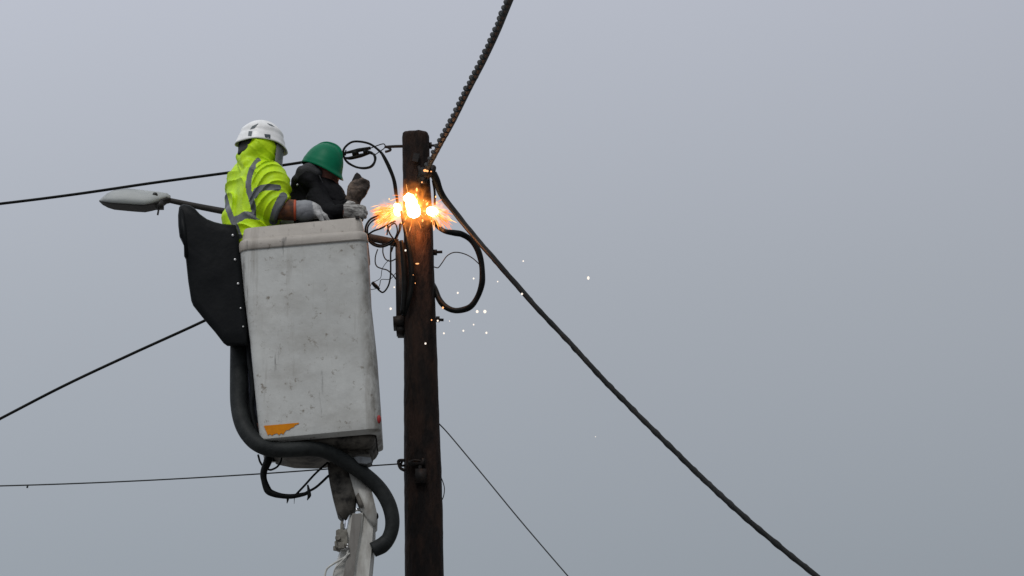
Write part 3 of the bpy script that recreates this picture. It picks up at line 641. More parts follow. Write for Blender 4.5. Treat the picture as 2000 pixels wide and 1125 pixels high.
# boom head: dark left cheek, light right cheek, cylinder rod, valve block
YB = 21.98
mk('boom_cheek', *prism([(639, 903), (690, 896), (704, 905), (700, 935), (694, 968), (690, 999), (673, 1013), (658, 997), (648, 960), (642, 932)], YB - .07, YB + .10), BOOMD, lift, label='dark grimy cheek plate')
mk('boom_cheek', *prism([(681, 922), (700, 930), (724, 950), (730, 975), (736, 1001), (735, 1021), (729.6, 1028), (716, 1010), (706, 995), (694, 966)], YB - .085, YB + .08), BOOMP, lift, label='light painted cheek plate')
mk('cheek_rib', *prism([(695, 968), (700, 962), (710, 985), (706, 992), (700, 984)], YB - .10, YB - .05), BOOMD, lift)
for x, y, r in ((732.5, 1008, .017), (707.5, 985, .013)): mk('pivot_pin', *disc(W(x, y, YB - .06), (0, 1, 0), r, .03, 16), DARKSTEEL, lift)
mk('cylinder_collar', *join(tube([W(688, 999, YB - .03), W(697, 995.5, YB - .05), W(705, 996.5, YB - .03)], .008, 8, 5)), CHROME, lift)
mk('cylinder_rod', *join(tube([W(684, 995, YB - .05), W(680, 1016, YB - .05), W(676, 1040, YB - .05)], .0115, 12, 3), tube([W(677, 1002, YB - .03), W(673, 1022, YB - .03), W(671, 1036, YB - .03)], .006, 10, 3)), CHROME, lift)
def boom_ring(xl, xr, y, d0, d1, dy=3):
    a = W(xl, y, YB + d0); b = W(xr, y, YB + d0); r = .012; w = (b - a)
    pts = []
    ridge = [(0, .03), (.06, 0), (.30, .0), (.36, -.012), (.52, -.018), (.58, 0), (.94, 0), (1, .03), (1, .15), (.94, .17), (.06, .17), (0, .15)]
    return [a + w * u + Vector((0, v, 0)) for u, v in ridge]
bot = [(637, 726, 1125), (600, 708, 1360), (470, 640, 2100)]
br = [boom_ring(686, 729, 1003, -.07, 0), boom_ring(682, 732, 1012, -.07, 0), boom_ring(676, 732, 1035, -.07, 0), boom_ring(664, 730, 1070, -.07, 0), boom_ring(648, 725, 1125, -.07, 0), boom_ring(610, 708, 1360, -.07, 0)]
lo_ = [p.copy() for p in br[-1]]; cen = sum(lo_, Vector()) / len(lo_)
br.append([BO + Vector((0, -.08, 1.2)) + (p - cen) * 1.2 for p in lo_])
mk('boom', *loft(br), BOOMP, lift, smooth=False)
mk('boom_web', *prism([(688, 1004), (706, 1003), (704, 1030), (696, 1080), (690, 1126), (670, 1126), (679, 1080), (684, 1040)], YB - .094, YB - .06), BOOMM, lift, smooth=False)
mk('turntable', *join(tube([BO, BO + Vector((0, 0, .25)), BO + Vector((0, 0, .26)), BO + Vector((0, 0, 1.0)), BO + Vector((0, 0, 1.3))], [.55, .55, .35, .3, .22], 24, smooth=False)), BOOMP, lift)
vb = mk('valve_block', *join(prism([(656, 1036), (661, 1033), (678, 1035), (679, 1060), (676, 1069), (664, 1071), (654, 1067), (653, 1058), (656, 1055)], YB - .10, YB + .0), disc(W(660, 1051, YB - .11), (0, 1, 0), .013, .03, 12),
     box(W(667, 1066, YB - .11), .03, .03, .03), disc(W(668, 1029, YB - .05), (0, 0, 1), .009, .03, 8), ball(W(668, 1021.5, YB - .05), .008), disc(W(657, 1071, YB - .05), (0, 0, 1), .016, .02, 10)), KHAKI, lift, smooth=False)
bevel(vb, .003, 2)
mk('valve_fitting', *join(ball(W(679, 1064, YB - .11), .007), ball(W(678, 1069, YB - .11), .007), disc(W(672, 1072, YB - .10), (1, 0, 0), .006, .03, 8)), BRIGHT, lift)
mk('grease_pipe', *join(tube([W(680, 1074, YB - .10), W(676, 1086, YB - .10), W(660, 1096, YB - .09), W(644, 1106, YB - .08), (W(637, 1114, YB - .07)), W(634, 1128, YB - .07), W(628, 1160, YB - .07)], .0048, 8, 6),
     tube([W(683, 1080, YB - .10), W(664, 1100, YB - .10), W(654, 1112, YB - .09), W(650, 1130, YB - .08)], .0035, 8, 6)), BOOMP, lift)

# ================================================================== PEOPLE
def near(P, c, r, fn):
    q = P.reshape(-1, 3); m = np.linalg.norm(q - vv(c), axis=1) < r; f = np.full(len(q), .5)
    if m.any(): f[m] = fn(q[m])
    return f.reshape(P.shape[:-1])
def chain(P, pts, k=.03):
    """pts: [(px, py, Y, r), ...] rounded limb through the points"""
    f = None
    for a, b in zip(pts[:-1], pts[1:]):
        g = cone(P, W(*a[:3]), W(*b[:3]), a[3], b[3]); f = g if f is None else smin(f, g, k)
    return f
def bounds(pts, pad):
    q = np.array([tuple(W(*p[:3])) for p in pts]); return q.min(0) - pad, q.max(0) + pad
def sdf_obj(name, fn, pts, pad, h, m, parent, **kw):
    lo, hi = bounds(pts, pad); V, F = surface(fn, lo, hi, h); mi = None
    if 'matfn' in kw:
        f = kw.pop('matfn'); cen = V[F].mean(1); nr = np.cross(V[F[:, 1]] - V[F[:, 0]], V[F[:, 2]] - V[F[:, 0]]); mi = f(cen, nr / np.maximum(np.linalg.norm(nr, axis=1, keepdims=True), 1e-9))
    return mk(name, V, F, m, parent, mi=mi, **kw)
def dome(c, fwd, up, rx, ry, H, z0, lip=0, ridge=0, n=72, m=26, pw=1.0, extra=None):
    fwd = Vector(fwd).normalized(); up = Vector(up); up = (up - fwd * up.dot(fwd)).normalized(); rt = fwd.cross(up)
    def S(ph, t, d=0):
        a = t * math.pi / 2; zz = z0(ph); cs = math.cos(a) ** pw
        k = 1 + d; e = lip * max(0, 1 - t * 9) * (max(0, math.cos(ph)) ** 2 * 1.5 + .25)
        r_ = ridge * math.exp(-((math.sin(ph) * cs * ry) / .009) ** 2) * min(1, t * 5) if ridge else 0
        r2 = extra(ph, t) if extra else 0
        return Vector(c) + fwd * ((rx * cs * k + (e + r2) * cs ** .2) * math.cos(ph)) + rt * ((ry * cs * k + (e + r2) * cs ** .2) * math.sin(ph)) + up * (zz + (H * k - zz) * math.sin(a) + r_ * math.sin(a) + r2 * .5)
    V = []; F = []
    for i in range(m):
        for j in range(n): V.append(S(2 * math.pi * j / n, i / m))
    V.append(S(0, 1))
    for i in range(m - 1):
        for j in range(n): F.append((i * n + j, i * n + (j + 1) % n, (i + 1) * n + (j + 1) % n, (i + 1) * n + j))
    for j in range(n): F.append(((m - 1) * n + j, (m - 1) * n + (j + 1) % n, m * n))
    return V, F, S, (fwd, rt, up)
def on_dome(S, quad, off=.0015, k=5):
    """a small patch lying on the shell whose corners are seen at the photo points of quad"""
    sm = []; pt = []
    for i in range(160):
        for j in range(2, 70):
            ph = 2 * math.pi * i / 160; t = j / 72; p = S(ph, t)
            nn = -(S(ph + .01, t) - p).cross(S(ph, t + .005) - p)
            if nn.dot(p - CAM) < 0: sm.append((ph, t, nn.normalized())); pt.append(tuple(p))
    pp = px_of(np.array(pt)); V = []; F = []
    A, B, Cc, D = [vv(q) for q in quad]
    for a in range(k + 1):
        for b in range(k + 1):
            u, v = a / k, b / k; q = (A * (1 - u) + B * u) * (1 - v) + (D * (1 - u) + Cc * u) * v
            d = ((pp - q) ** 2).sum(1); ids = np.argsort(d)[:6]; w = 1 / (d[ids] + .15); w /= w.sum()
            p = sum(((Vector(pt[x]) + sm[x][2] * off) * float(ww) for x, ww in zip(ids, w)), Vector()); V.append(p)
    for a in range(k):
        for b in range(k): i = a * (k + 1) + b; F.append((i, i + 1, i + k + 2, i + k + 1))
    return V, F

# ---- worker in the yellow jacket and white helmet
FL = 838                                              # photo height of the bucket floor at the workers' feet
p1 = empty('person', W(497, FL, 21.94), 'worker in yellow hi-vis jacket and white helmet with face shield, standing left in the bucket', 'person')
F1 = Vector((.93, .33, -.08)); U1 = Vector((.06, 0, 1)); H1 = W(508, 291, 21.94)
arm_r = [(530, 362, 21.84, .060), (528, 404, 21.81, .047), (576, 410, 21.79, .036), (607, 409, 21.785, .029)]
arm_l = [(482, 365, 22.06, .058), (515, 412, 22.10, .045), (550, 432, 22.06, .03)]
WR1 = W(607, 409, 21.785); WL1 = W(550, 432, 22.06)
def body1(P):
    f = smin(cone(P, W(510, 358, 21.88), W(500, 480, 21.87), .075, .09), cone(P, W(486, 358, 22.0), W(474, 480, 21.99), .075, .09), .08)
    f = smin(f, cone(P, W(500, 335, 21.94), H1 - Vector((0, 0, .02)), .055, .052), .04)
    f = smin(f, chain(P, arm_r), .04); f = smin(f, chain(P, arm_l), .04)
    f = smin(f, near(P, H1, .20, lambda q: head(q, H1, F1, U1, .95)), .02)
    f = np.minimum(f, near(P, WR1, .22, lambda q: hand(q, WR1, (1, .3, -.50), (0, .25, -1), .88, (.6, .65, .7, .75), .02, thumb_side=-1)))
    f = np.minimum(f, near(P, WL1, .22, lambda q: hand(q, WL1, (1, 0, -.3), (0, -.2, -1), .92, (.6, .6, .6, .6))))
    f = smin(f, chain(P, [(505, 480, 21.87, .085), (510, 650, 21.88, .062), (514, 800, 21.88, .045), (514, 822, 21.88, .045)]), .03)
    f = smin(f, chain(P, [(478, 480, 22.0, .085), (490, 650, 22.0, .062), (502, 800, 22.0, .045), (502, 822, 22.0, .045)]), .03)
    f = smin(f, chain(P, [(514, 826, 21.88, .042), (545, 830, 21.88, .036)]), .03)
    return smin(f, chain(P, [(502, 826, 22.0, .042), (533, 830, 22.0, .036)]), .03)
sdf_obj('body', body1, [(420, 240, 21.9), (680, 840, 22.05)], .12, .0065, SKIN, p1)
def sleeve_r(P): return chain(P, [(527, 347, 21.84, .082), (529, 364, 21.82, .086), (523, 398, 21.80, .078), (546, 407, 21.79, .064), (556, 409, 21.785, .058)], .04)
cutn = np.array([.86, .0, -.5]); cutp = vv(W(556, 405, 21.79))
def jacket1(P):
    t = smin(cone(P, W(510, 352, 21.88), W(500, 472, 21.87), .100, .112), cone(P, W(483, 352, 22.02), W(472, 472, 22.01), .098, .102), .09)
    t = smin(t, cone(P, W(450, 424, 21.94), W(456, 444, 21.94), .046, .05), .035)
    t = smax(t, (P[..., 2] * -1 + W(490, 520, 21.9).z), .01)
    s_ = smax(sleeve_r(P), (P - cutp) @ cutn, .008)
    sl_ = chain(P, [(482, 362, 22.06, .08), (513, 410, 22.10, .064), (540, 428, 22.07, .052)])
    c = smin(cone(P, W(502, 328, 21.93), W(511, 290, 21.915), .080, .080), cone(P, W(500, 308, 21.95), W(484, 314, 21.95), .05, .035), .03)
    c = smin(c, cone(P, W(470, 306, 21.93), W(486, 320, 21.87), .026, .034), .02); c = smin(c, cone(P, W(480, 304, 21.88), W(505, 286, 21.86), .026, .036), .02)
    c = smax(c, -cone(P, W(552, 300, 21.96), W(575, 312, 22.05), .062, .10), .01)
    t = t + crease(P, .013, (1, .25, .5), .062, 1.0); s_ = s_ + crease(P, .013, (-.5, .2, 1), .046, 4.0); c = c + crease(P, .012, (.6, .1, 1), .05, 2.0)
    f = smin(smin(t, sl_, .04), c, .015); return smin(f, s_, .008)
LINES = [([(503.7, 313.6), (497, 322), (492, 330), (487, 345), (485, 360), (486, 373), (491, 388), (496, 409), (500, 422)], 5.4),
         ([(457, 431), (468, 426), (479, 419.5), (492, 421), (503.7, 422.5), (522, 418), (535, 415)], 7.0),
         ([(436, 372), (439, 385), (444.8, 406), (452, 425), (461, 444), (468, 462)], 5.4)]
SL = [([(497, 382), (501, 373), (511, 367.5), (524, 365), (543, 366.5)], 6.2), ([(534, 431), (539, 412), (545, 398), (553, 384)], 8.5)]
def jmat(c, nr):
    p = px_of(c); tz = ((c - vv(CAM)) * nr).sum(1)
    ds = sleeve_r(c); on_s = ds < .012; mi = np.zeros(len(c), int); front = c[:, 1] < 22.0
    for ln, w in LINES: mi[(poly_dist(p, ln) < w) & front & ~(on_s & (p[:, 0] > 500))] = 1
    for ln, w in SL: mi[(poly_dist(p, ln) < w) & front & on_s] = 1
    bk = ~front & (np.abs((c[:, 2] - W(490, 424, 21.9).z)) < .018); mi[bk] = 1
    return mi
sdf_obj('jacket', jacket1, [(430, 240, 21.75), (585, 500, 22.12)], .09, .0037, HIVIS, p1, mats=[HIVIS, TAPE], matfn=jmat)
def trouser(l): return lambda P: smin(chain(P, l[0]), chain(P, l[1]), .04) + folds(P, .005, .7, 2)
sdf_obj('trousers', trouser(([(503, 470, 21.88, .098), (510, 650, 21.88, .082), (514, 812, 21.88, .068)], [(478, 470, 22.0, .096), (490, 650, 22.0, .082), (502, 812, 22.0, .068)])), [(440, 440, 21.8), (560, 838, 22.1)], .10, .010, NAVY, p1)
sdf_obj('inner_sleeve', lambda P: smax(chain(P, [(535, 408, 21.795, .052), (579, 411, 21.787, .050)]), (P - vv(W(578.5, 411, 21.787))) @ np.array([1., 0, 0]), .005) + folds(P, .004, 1.2, 3), [(520, 400, 21.79), (590, 412, 21.79)], .08, .0042, BROWNSL, p1,
        mats=[BROWNSL, ORANGECUFF], matfn=lambda c, nr: (px_of(c)[:, 0] > 574.0).astype(int))
def glove1(P):
    g = smax(chain(P, [(574, 410.5, 21.787, .0465), (598, 411, 21.787, .043), (613, 411, 21.785, .036)]), -(P - vv(W(578, 411, 21.787))) @ np.array([1., 0, 0]), .004)
    g = smin(g, near(P, WR1, .24, lambda q: hand(q, WR1, (1, .3, -.50), (0, .25, -1), .95, (.6, .65, .7, .75), .02, thumb_side=-1, gr=.0135)), .012)
    return g + folds(P, .0025, 1.4, 6)
sdf_obj('glove', glove1, [(570, 390, 21.76), (668, 440, 21.85)], .06, .0036, GAUNT, p1, mats=[GAUNT, GLOVEW], matfn=lambda c, nr: (px_of(c)[:, 0] > 612 + (px_of(c)[:, 1] - 410) * .15).astype(int), label='grey gauntlet glove with pale hand')
sdf_obj('glove', lambda P: hand(P, WL1, (1, 0, -.3), (0, -.2, -1), 1.0, (.6, .6, .6, .6), gr=.0125), [(545, 400, 22.0), (610, 460, 22.1)], .07, .005, GLOVEW, p1)
sdf_obj('balaclava', lambda P: smax(ell(P, H1 + Vector((-.008, -.005, .0)), (.100, .082, .104)), (P - vv(H1)) @ vv(F1) - .02, .01), [(470, 250, 21.85), (545, 330, 22.03)], .05, .005, BLACKCLOTH, p1)
# helmet
z1 = lambda ph: -.010 + .014 * math.exp(-((math.sin(ph) - 1) / .35) ** 2) + .014 * math.exp(-((math.sin(ph) + 1) / .35) ** 2) - .010 * max(0, math.cos(ph)) ** 2
rimx = lambda ph, t: .006 * math.exp(-(t / .10) ** 2) - .003 * math.exp(-((t - .30) / .05) ** 2) + .0035 * math.exp(-((t - .42) / .10) ** 2)
C1 = W(509.5, 286, 21.94); HV, HF, HS, _ = dome(C1, F1, U1, .124, .104, .132, z1, lip=.004, pw=.92, extra=rimx)
h1 = mk('helmet', HV, HF, WHITEH, p1); sm_ = h1.modifiers.new('thickness', 'SOLIDIFY'); sm_.thickness = .004; sm_.offset = -1
LV, LF, _, _ = dome(C1 + Vector((0, 0, -.002)), F1, U1, .112, .092, .118, lambda ph: z1(ph) - .046 * max(0, -math.cos(ph)) ** .7 - .004, pw=.92)
li = mk('helmet_liner', LV, LF, LINER, h1); sm_ = li.modifiers.new('thickness', 'SOLIDIFY'); sm_.thickness = .006; sm_.offset = -1
for q, mm_ in (([(488, 253), (493, 246.5), (505, 241), (497, 250.5)], VENT), ([(486, 256.5), (493, 256.5), (491, 266), (484.5, 265.5)], VENT), ([(516, 262), (528, 263), (528, 273), (518.5, 271)], DARKVENT), ([(521, 240.5), (530, 243.5), (537, 248.5), (526, 244.5)], VENT)):
    mk('vent' if mm_ is VENT else 'lamp_clip', *on_dome(HS, q), mm_, h1)
mk('lamp_clip', *on_dome(HS, [(520.5, 269), (524.5, 269), (524.5, 272), (520.5, 272)], .003), WHITEH, h1)
# face shield: clear smoky panel curving round the face
SH = bpy.data.materials.new('smoky_polycarbonate'); SH.use_nodes = True; tt = SH.node_tree; pb = tt.nodes['Principled BSDF']
pb.inputs['Base Color'].default_value = (.30, .30, .31, 1); pb.inputs['Roughness'].default_value = .3; pb.inputs['Alpha'].default_value = .6
f1 = F1.normalized(); u1 = (U1 - f1 * U1.dot(f1)).normalized(); r1 = f1.cross(u1); V = []; F = []
for i in range(13):
    a = R(-62 + 124 * i / 12)
    for j in range(7):
        z = .0 - .128 * j / 6; cut = (abs(i - 6) / 6) ** 3 * .03
        V.append(C1 + f1 * (.112 * math.cos(a) + .004) + r1 * .100 * math.sin(a) + u1 * (z + cut * j / 6))
for i in range(12):
    for j in range(6): F.append((i * 7 + j, i * 7 + j + 1, (i + 1) * 7 + j + 1, (i + 1) * 7 + j))
o = mk('face_shield', V, F, SH, p1); sm_ = o.modifiers.new('thickness', 'SOLIDIFY'); sm_.thickness = .002
mk('chin_strap', *join(tube([W(534, 300, 21.90), W(537, 306, 21.91), W(540, 314, 21.93), (W(536, 318, 21.95))], .008, 8, 5), ball(W(537, 303, 21.905), .013)), BLACKCLOTH, p1)

# ---- worker in dark clothes and green helmet
p2 = empty('person', W(630, FL, 22.04), 'worker in dark hooded jacket and green hard hat, bending forward with one gloved hand raised', 'person')
F2 = Vector((.80, -.34, -.38)).normalized(); U2 = Vector((.33, -.10, 1)); H2 = W(629, 343, 22.03)
WU, WD = W(692, 393, 21.87), W(667, 413, 21.775)
DU, NU = (.10, 0, 1), (1, .25, -.05)
DD, ND = (1, .12, .06), (0, 1, -.15)
aU = [(650, 385, 21.99, .055), (668, 424, 21.93, .044), (688, 398, 21.875, .033)]
aD = [(622, 394, 21.95, .048), (640, 424, 21.83, .044), (668, 413, 21.775, .031)]
def body2(P):
    f = smin(cone(P, W(592, 380, 22.07), W(612, 490, 22.06), .06, .085), cone(P, W(638, 388, 22.02), W(636, 490, 22.0), .065, .085), .08)
    f = smin(f, cone(P, W(615, 365, 22.05), H2 - F2 * .02, .052, .055), .04)
    f = smin(f, chain(P, aU), .04); f = smin(f, chain(P, aD), .04)
    f = smin(f, near(P, H2, .20, lambda q: head(q, H2, F2, U2, .92)), .02)
    f = np.minimum(f, near(P, WU, .2, lambda q: hand(q, WU, DU, NU, .84, (1.0, 1.05, 1.1, 1.1), thumb_side=-1, thumb_curl=.9)))
    f = np.minimum(f, near(P, WD, .2, lambda q: hand(q, WD, DD, ND, .74, (.45, .5, .5, .55), thumb_side=1)))
    f = smin(f, chain(P, [(616, 490, 22.06, .085), (622, 650, 22.06, .062), (626, 822, 22.06, .045)]), .03)
    f = smin(f, chain(P, [(640, 490, 22.0, .085), (646, 650, 21.98, .062), (650, 822, 21.98, .045)]), .03)
    f = smin(f, chain(P, [(626, 826, 22.06, .042), (656, 830, 22.03, .036)]), .03)
    return smin(f, chain(P, [(650, 826, 21.98, .042), (682, 830, 21.95, .036)]), .03)
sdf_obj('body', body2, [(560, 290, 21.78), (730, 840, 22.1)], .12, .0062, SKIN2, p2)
def jacket2(P):
    t = smin(cone(P, W(591, 378, 22.07), W(612, 480, 22.06), .066, .098), cone(P, W(636, 388, 22.02), W(636, 480, 22.0), .078, .100), .08)
    t = smax(t, (P[..., 2] * -1 + W(620, 510, 22).z), .01)
    h = chain(P, [(586, 356, 22.02, .042), (598, 346, 21.99, .044), (608, 356, 21.96, .036), (622, 374, 21.94, .034)], .02)
    h = smin(h, chain(P, [(588, 355, 22.10, .04), (610, 348, 22.12, .04), (640, 362, 22.10, .035)], .02), .03)
    h = smin(h, cone(P, W(602, 368, 22.04), W(644, 380, 22.00), .062, .058), .03)
    g = smin(t, h, .018)
    u = smin(cone(P, W(650, 386, 21.99), W(667, 424, 21.93), .064, .056), smax(chain(P, [(667, 424, 21.93, .056), (685, 401, 21.875, .043)]), (P - vv(W(686, 399, 21.872))) @ np.array([.6, 0, .8]), .006), .02)
    d = chain(P, [(622, 392, 21.93, .062), (640, 424, 21.83, .054), (664, 413.5, 21.785, .040)])
    g = smin(g, u, .02); g = smin(g, d, .02)
    return g + folds(P, .007, .8, 2.0, (.9, .3, .7), (.6, .2, -.9)) + folds(P, .0028, 1.5, 5.0)
sdf_obj('jacket', jacket2, [(560, 320, 21.78), (720, 500, 22.14)], .07, .0048, BLACKCLOTH, p2)
sdf_obj('hood_collar', lambda P: chain(P, [(582, 347, 21.975, .022), (592, 337, 21.97, .030), (606, 333, 21.97, .034), (619, 338, 21.96, .026)], .02) + folds(P, .004, 1.2, 3), [(570, 325, 21.9), (625, 350, 22.02)], .06, .0045, COLLAR, p2)
sdf_obj('trousers', trouser(([(616, 480, 22.06, .09), (622, 650, 22.06, .08), (626, 812, 22.06, .066)], [(640, 480, 22.0, .09), (646, 650, 21.98, .08), (650, 812, 21.98, .066)])), [(580, 450, 21.9), (690, 838, 22.12)], .10, .010, NAVY, p2)
sdf_obj('shade_gaiter', lambda P: smin(ell(P, H2 + F2 * .035 + Vector((-.004, -.005, -.078)), (.060, .060, .042)), smin(cone(P, W(630, 362, 22.02), W(638, 382, 22.0), .060, .066), ell(P, H2 + F2 * .062 + Vector((-.01, 0, -.075)), (.052, .052, .045)), .02), .03) + folds(P, .004, 1.2, 2), [(620, 340, 21.95), (665, 392, 22.1)], .05, .0045, BLACKCLOTH, p2)  # black gaiter added in place of the shade over the lower face
sdf_obj('shade_beard', lambda P: np.minimum(ell(P, H2 + F2 * .055 + Vector((0, 0, -.078)), (.040, .046, .036)), ell(P, H2 + F2 * .02 + Vector((-.005, 0, -.07)), (.052, .058, .034))) + folds(P, .002, 3, 1), [(615, 335, 21.95), (670, 385, 22.1)], .04, .004, SHADEHAIR, p2)  # dark beard added to deepen the face, which lies in shadow
for nm_, w_, dd, nn_, sz, cu, ts, tcx, lab, cuff in (('glove', WU, DU, NU, .90, (1.0, 1.05, 1.1, 1.1), -1, .9, 'dirty glove closed round a dark tool, held up', [(687, 399, 21.875, .040), (691, 385, 21.868, .036)]),
                                           ('glove', WD, DD, ND, .80, (.45, .5, .5, .55), 1, .3, 'pale striped glove resting on the rim', [(670, 412.5, 21.776, .027), (678, 411, 21.776, .028)])):
    def gf(P, w_=w_, dd=dd, nn_=nn_, sz=sz, cu=cu, ts=ts, tcx=tcx, cuff=cuff):
        g = hand(P, w_, dd, nn_, sz, cu, thumb_side=ts, thumb_curl=tcx, gr=.0125)
        if w_ is WU: g = smin(g, ell(P, W(698, 371, 21.865), (.050, .042, .052)), .02)
        return smin(g, chain(P, cuff), .015) + folds(P, .0022, 1.5, 3)
    px0 = px_of([tuple(w_)])[0]
    sdf_obj(nm_, gf, [(px0[0] - 12, px0[1] - 60, w_.y - .03), (px0[0] + 60, px0[1] + 20, w_.y + .03)], .05, .0032, GLOVED if w_ is WU else GLOVEG, p2, label=lab)
C2 = W(627.5, 331, 22.02); z2 = lambda ph: -.004 - .010 * max(0, math.cos(ph)) ** 2 + .004 * abs(math.sin(ph))
HV, HF, HS2, _ = dome(C2, F2, U2, .107, .090, .132, z2, lip=.013, ridge=.008, pw=.80, extra=lambda ph, t: .0022 * math.exp(-((t - .13) / .04) ** 2))
h2 = mk('hard_hat', HV, HF, GREENH, p2); sm_ = h2.modifiers.new('thickness', 'SOLIDIFY'); sm_.thickness = .004; sm_.offset = -1
mk('chin_strap', *tube([W(622, 338, 21.945), W(627, 350, 21.945), W(634, 364, 21.955), W(642, 372, 21.97)], .0035, 8, 6), COLLAR, p2)
mk('press_stud', *ball(W(581, 361, 21.975), .006, 10, 6), BRIGHT, p2)
mk('crown_ridge', *tube([HS2(0, t, .004) for t in (.45, .6, .75, .9)] + [HS2(math.pi, t, .004) for t in (.98, .85, .7, .55, .42)], [.002, .0045, .005, .005, .005, .005, .005, .0045, .002], 8, 4), GREENH, h2)
tl = empty('hand_tool', W(692, 372, 21.85), 'small dark tool sticking up out of the raised glove', 'tool')
bevel(mk('tool_jaw', *prism([(687, 352), (693, 340), (697, 336), (703, 340), (707, 346), (712, 351), (708, 360), (690, 362)], 21.845, 21.885), DARKSTEEL, tl, smooth=False), .003, 2)
mk('tool_handle', *tube([W(699, 352, 21.865), W(697, 372, 21.865), W(694, 392, 21.865)], [.016, .013, .012], 10, 4), BLACKCLOTH, tl)

# ================================================================== ARC, GLOW AND SPARKS
def plasma_mat(name, hot, amp, ns_, asc):
    m = bpy.data.materials.new(name); m.use_nodes = True; t = m.node_tree; t.nodes.clear(); n = t.nodes; l = t.links
    o = n.new('ShaderNodeOutputMaterial'); pv = n.new('ShaderNodeEmission')
    co = n.new('ShaderNodeTexCoord'); ln = n.new('ShaderNodeVectorMath'); ln.operation = 'LENGTH'
    mp = n.new('ShaderNodeMapping'); mp.inputs['Scale'].default_value = (1 / asc[0], 1 / asc[1], 1 / asc[2]); l.new(co.outputs['Object'], mp.inputs[0])
    nz = n.new('ShaderNodeTexNoise'); nz.inputs['Scale'].default_value = ns_; nz.inputs['Detail'].default_value = 4; l.new(mp.outputs[0], nz.inputs['Vector'])
    l.new(mp.outputs[0], ln.inputs[0])
    a = n.new('ShaderNodeMath'); a.operation = 'MULTIPLY_ADD'; a.inputs[1].default_value = -1.0; a.inputs[2].default_value = 1.12; l.new(ln.outputs['Value'], a.inputs[0])
    b = n.new('ShaderNodeMath'); b.operation = 'MULTIPLY_ADD'; b.inputs[1].default_value = 1.1; l.new(nz.outputs['Fac'], b.inputs[0])
    s_ = n.new('ShaderNodeMath'); s_.operation = 'SUBTRACT'; s_.inputs[1].default_value = .62; l.new(a.outputs[0], s_.inputs[0]); l.new(s_.outputs[0], b.inputs[2])
    c = n.new('ShaderNodeMath'); c.operation = 'MAXIMUM'; c.inputs[1].default_value = 0; l.new(b.outputs[0], c.inputs[0])
    d = n.new('ShaderNodeMath'); d.operation = 'POWER'; d.inputs[1].default_value = 3.2; l.new(c.outputs[0], d.inputs[0])
    e_ = n.new('ShaderNodeMath'); e_.operation = 'MULTIPLY'; e_.inputs[1].default_value = amp; l.new(d.outputs[0], e_.inputs[0])
    pv.inputs['Color'].default_value = (*hot, 1); l.new(e_.outputs[0], pv.inputs['Strength']); l.new(pv.outputs[0], o.inputs['Volume']); return m
CORE = emit('arc_white', (1, .86, .55), 9)
STREAK = emit('spark_orange', (1, .24, .04), 1.7); STREAKH = emit('spark_yellow', (1, .45, .13), 2.6); DOT = emit('spark_white', (1, .88, .76), 1.25); DOTO = emit('spark_amber', (1, .42, .16), 1.8)
YA = YP - .16
def arc(name, label, c, core_pts, vol_r, streaks, seed, power, Y, cats='electric arc'):
    random.seed(seed); t = empty(name, W(*c, Y), label, cats, 'electric arcs burning across the pole')
    def fn(P): return chain(P, [(x, y, Y, r) for x, y, r in core_pts], .012) + folds(P, .008, 1.9, seed, (1, .3, .4), (-.5, .4, 1))
    sdf_obj('arc_core', fn, [(x, y, Y) for x, y, r in core_pts], .06, .004, CORE, t)
    vc = Vector((0, 0, 0))
    V, F = ball(W(c[0], c[1], Y), 1, 24, 16, vol_r)
    mk('glow_volume', V, F, plasma_mat('plasma_' + str(seed), (1, .27, .035), 75, 4.5, vol_r), t)  # glowing volume for the arc's plasma, also imitating its bloom
    random.seed(seed + 50); drops = []
    for i in range(16):
        x0, y0, r0 = random.choice(core_pts); q = W(x0 + random.gauss(0, 11) + (9 if seed == 3 else 0), y0 + random.gauss(-4, 11), Y - .01); rr_ = random.uniform(.0015, .0055)
        drops.append(ball(q, rr_, 8, 6, (random.uniform(.7, 1.2), 1, random.uniform(.9, 2.2))))
    mk('molten_drops', *join(*drops), STREAKH, t, kind='stuff')
    for nm_, m_, cnt, wid in (('spark_spray', STREAK, streaks[0], .0011), ('hot_spray', STREAKH, streaks[0] // 3, .0010)):
        parts = []
        for i in range(cnt):
            a = R(random.gauss(streaks[1], streaks[2])); ln = abs(random.gauss(0, streaks[3])) / M + .008
            st = random.random() ** .8 * streaks[4] / M; up_ = Vector((math.cos(a), random.gauss(0, .25), math.sin(a)))
            x0, y0, r0 = random.choice(core_pts); o_ = W(x0, y0, Y) + up_ * (st + r0 * .7) + Vector((random.gauss(0, .010), random.gauss(0, .02), random.gauss(0, .010)))
            if o_.y > YP - .115 and 786 < px_of([tuple(o_)])[0][0] < 848: o_.y = YP - .125
            g = Vector((0, 0, -.12 * ln)); parts.append(tube([o_, o_ + up_ * ln * .5 + g * .3, o_ + up_ * ln + g], [wid * .5, wid * random.uniform(.7, 1.8), wid * .3], 5, smooth=False))
        mk(nm_, *join(*parts), m_, t, kind='stuff')
    pl = bpy.data.lights.new('arc_light', 'POINT'); pl.energy = power; pl.color = (1, .30, .07); pl.shadow_soft_size = .03
    lo_ = bpy.data.objects.new('arc_light', pl); C.objects.link(lo_); lo_.location = W(c[0] + (2 if seed == 3 else 0), c[1] + (38 if seed == 3 else 19), Y + (.012 if seed == 3 else 0)); lo_.parent = None
    return t
arc('electric_arc', 'largest white-hot arc on the near face of the pole', (806, 402), [(799, 388, .026), (806, 402, .028), (808, 412, .034)], (.125, .10, .15), (30, 250, 60, 9, 22), 3, 3.0, YA)
arc('electric_arc', 'left arc beside the pole with a long spray of sparks fanning left', (766, 418), [(776, 404, .017), (777, 414, .018)], (.13, .09, .085), (250, 206, 15, 9, 33), 5, .16, YP - .10)
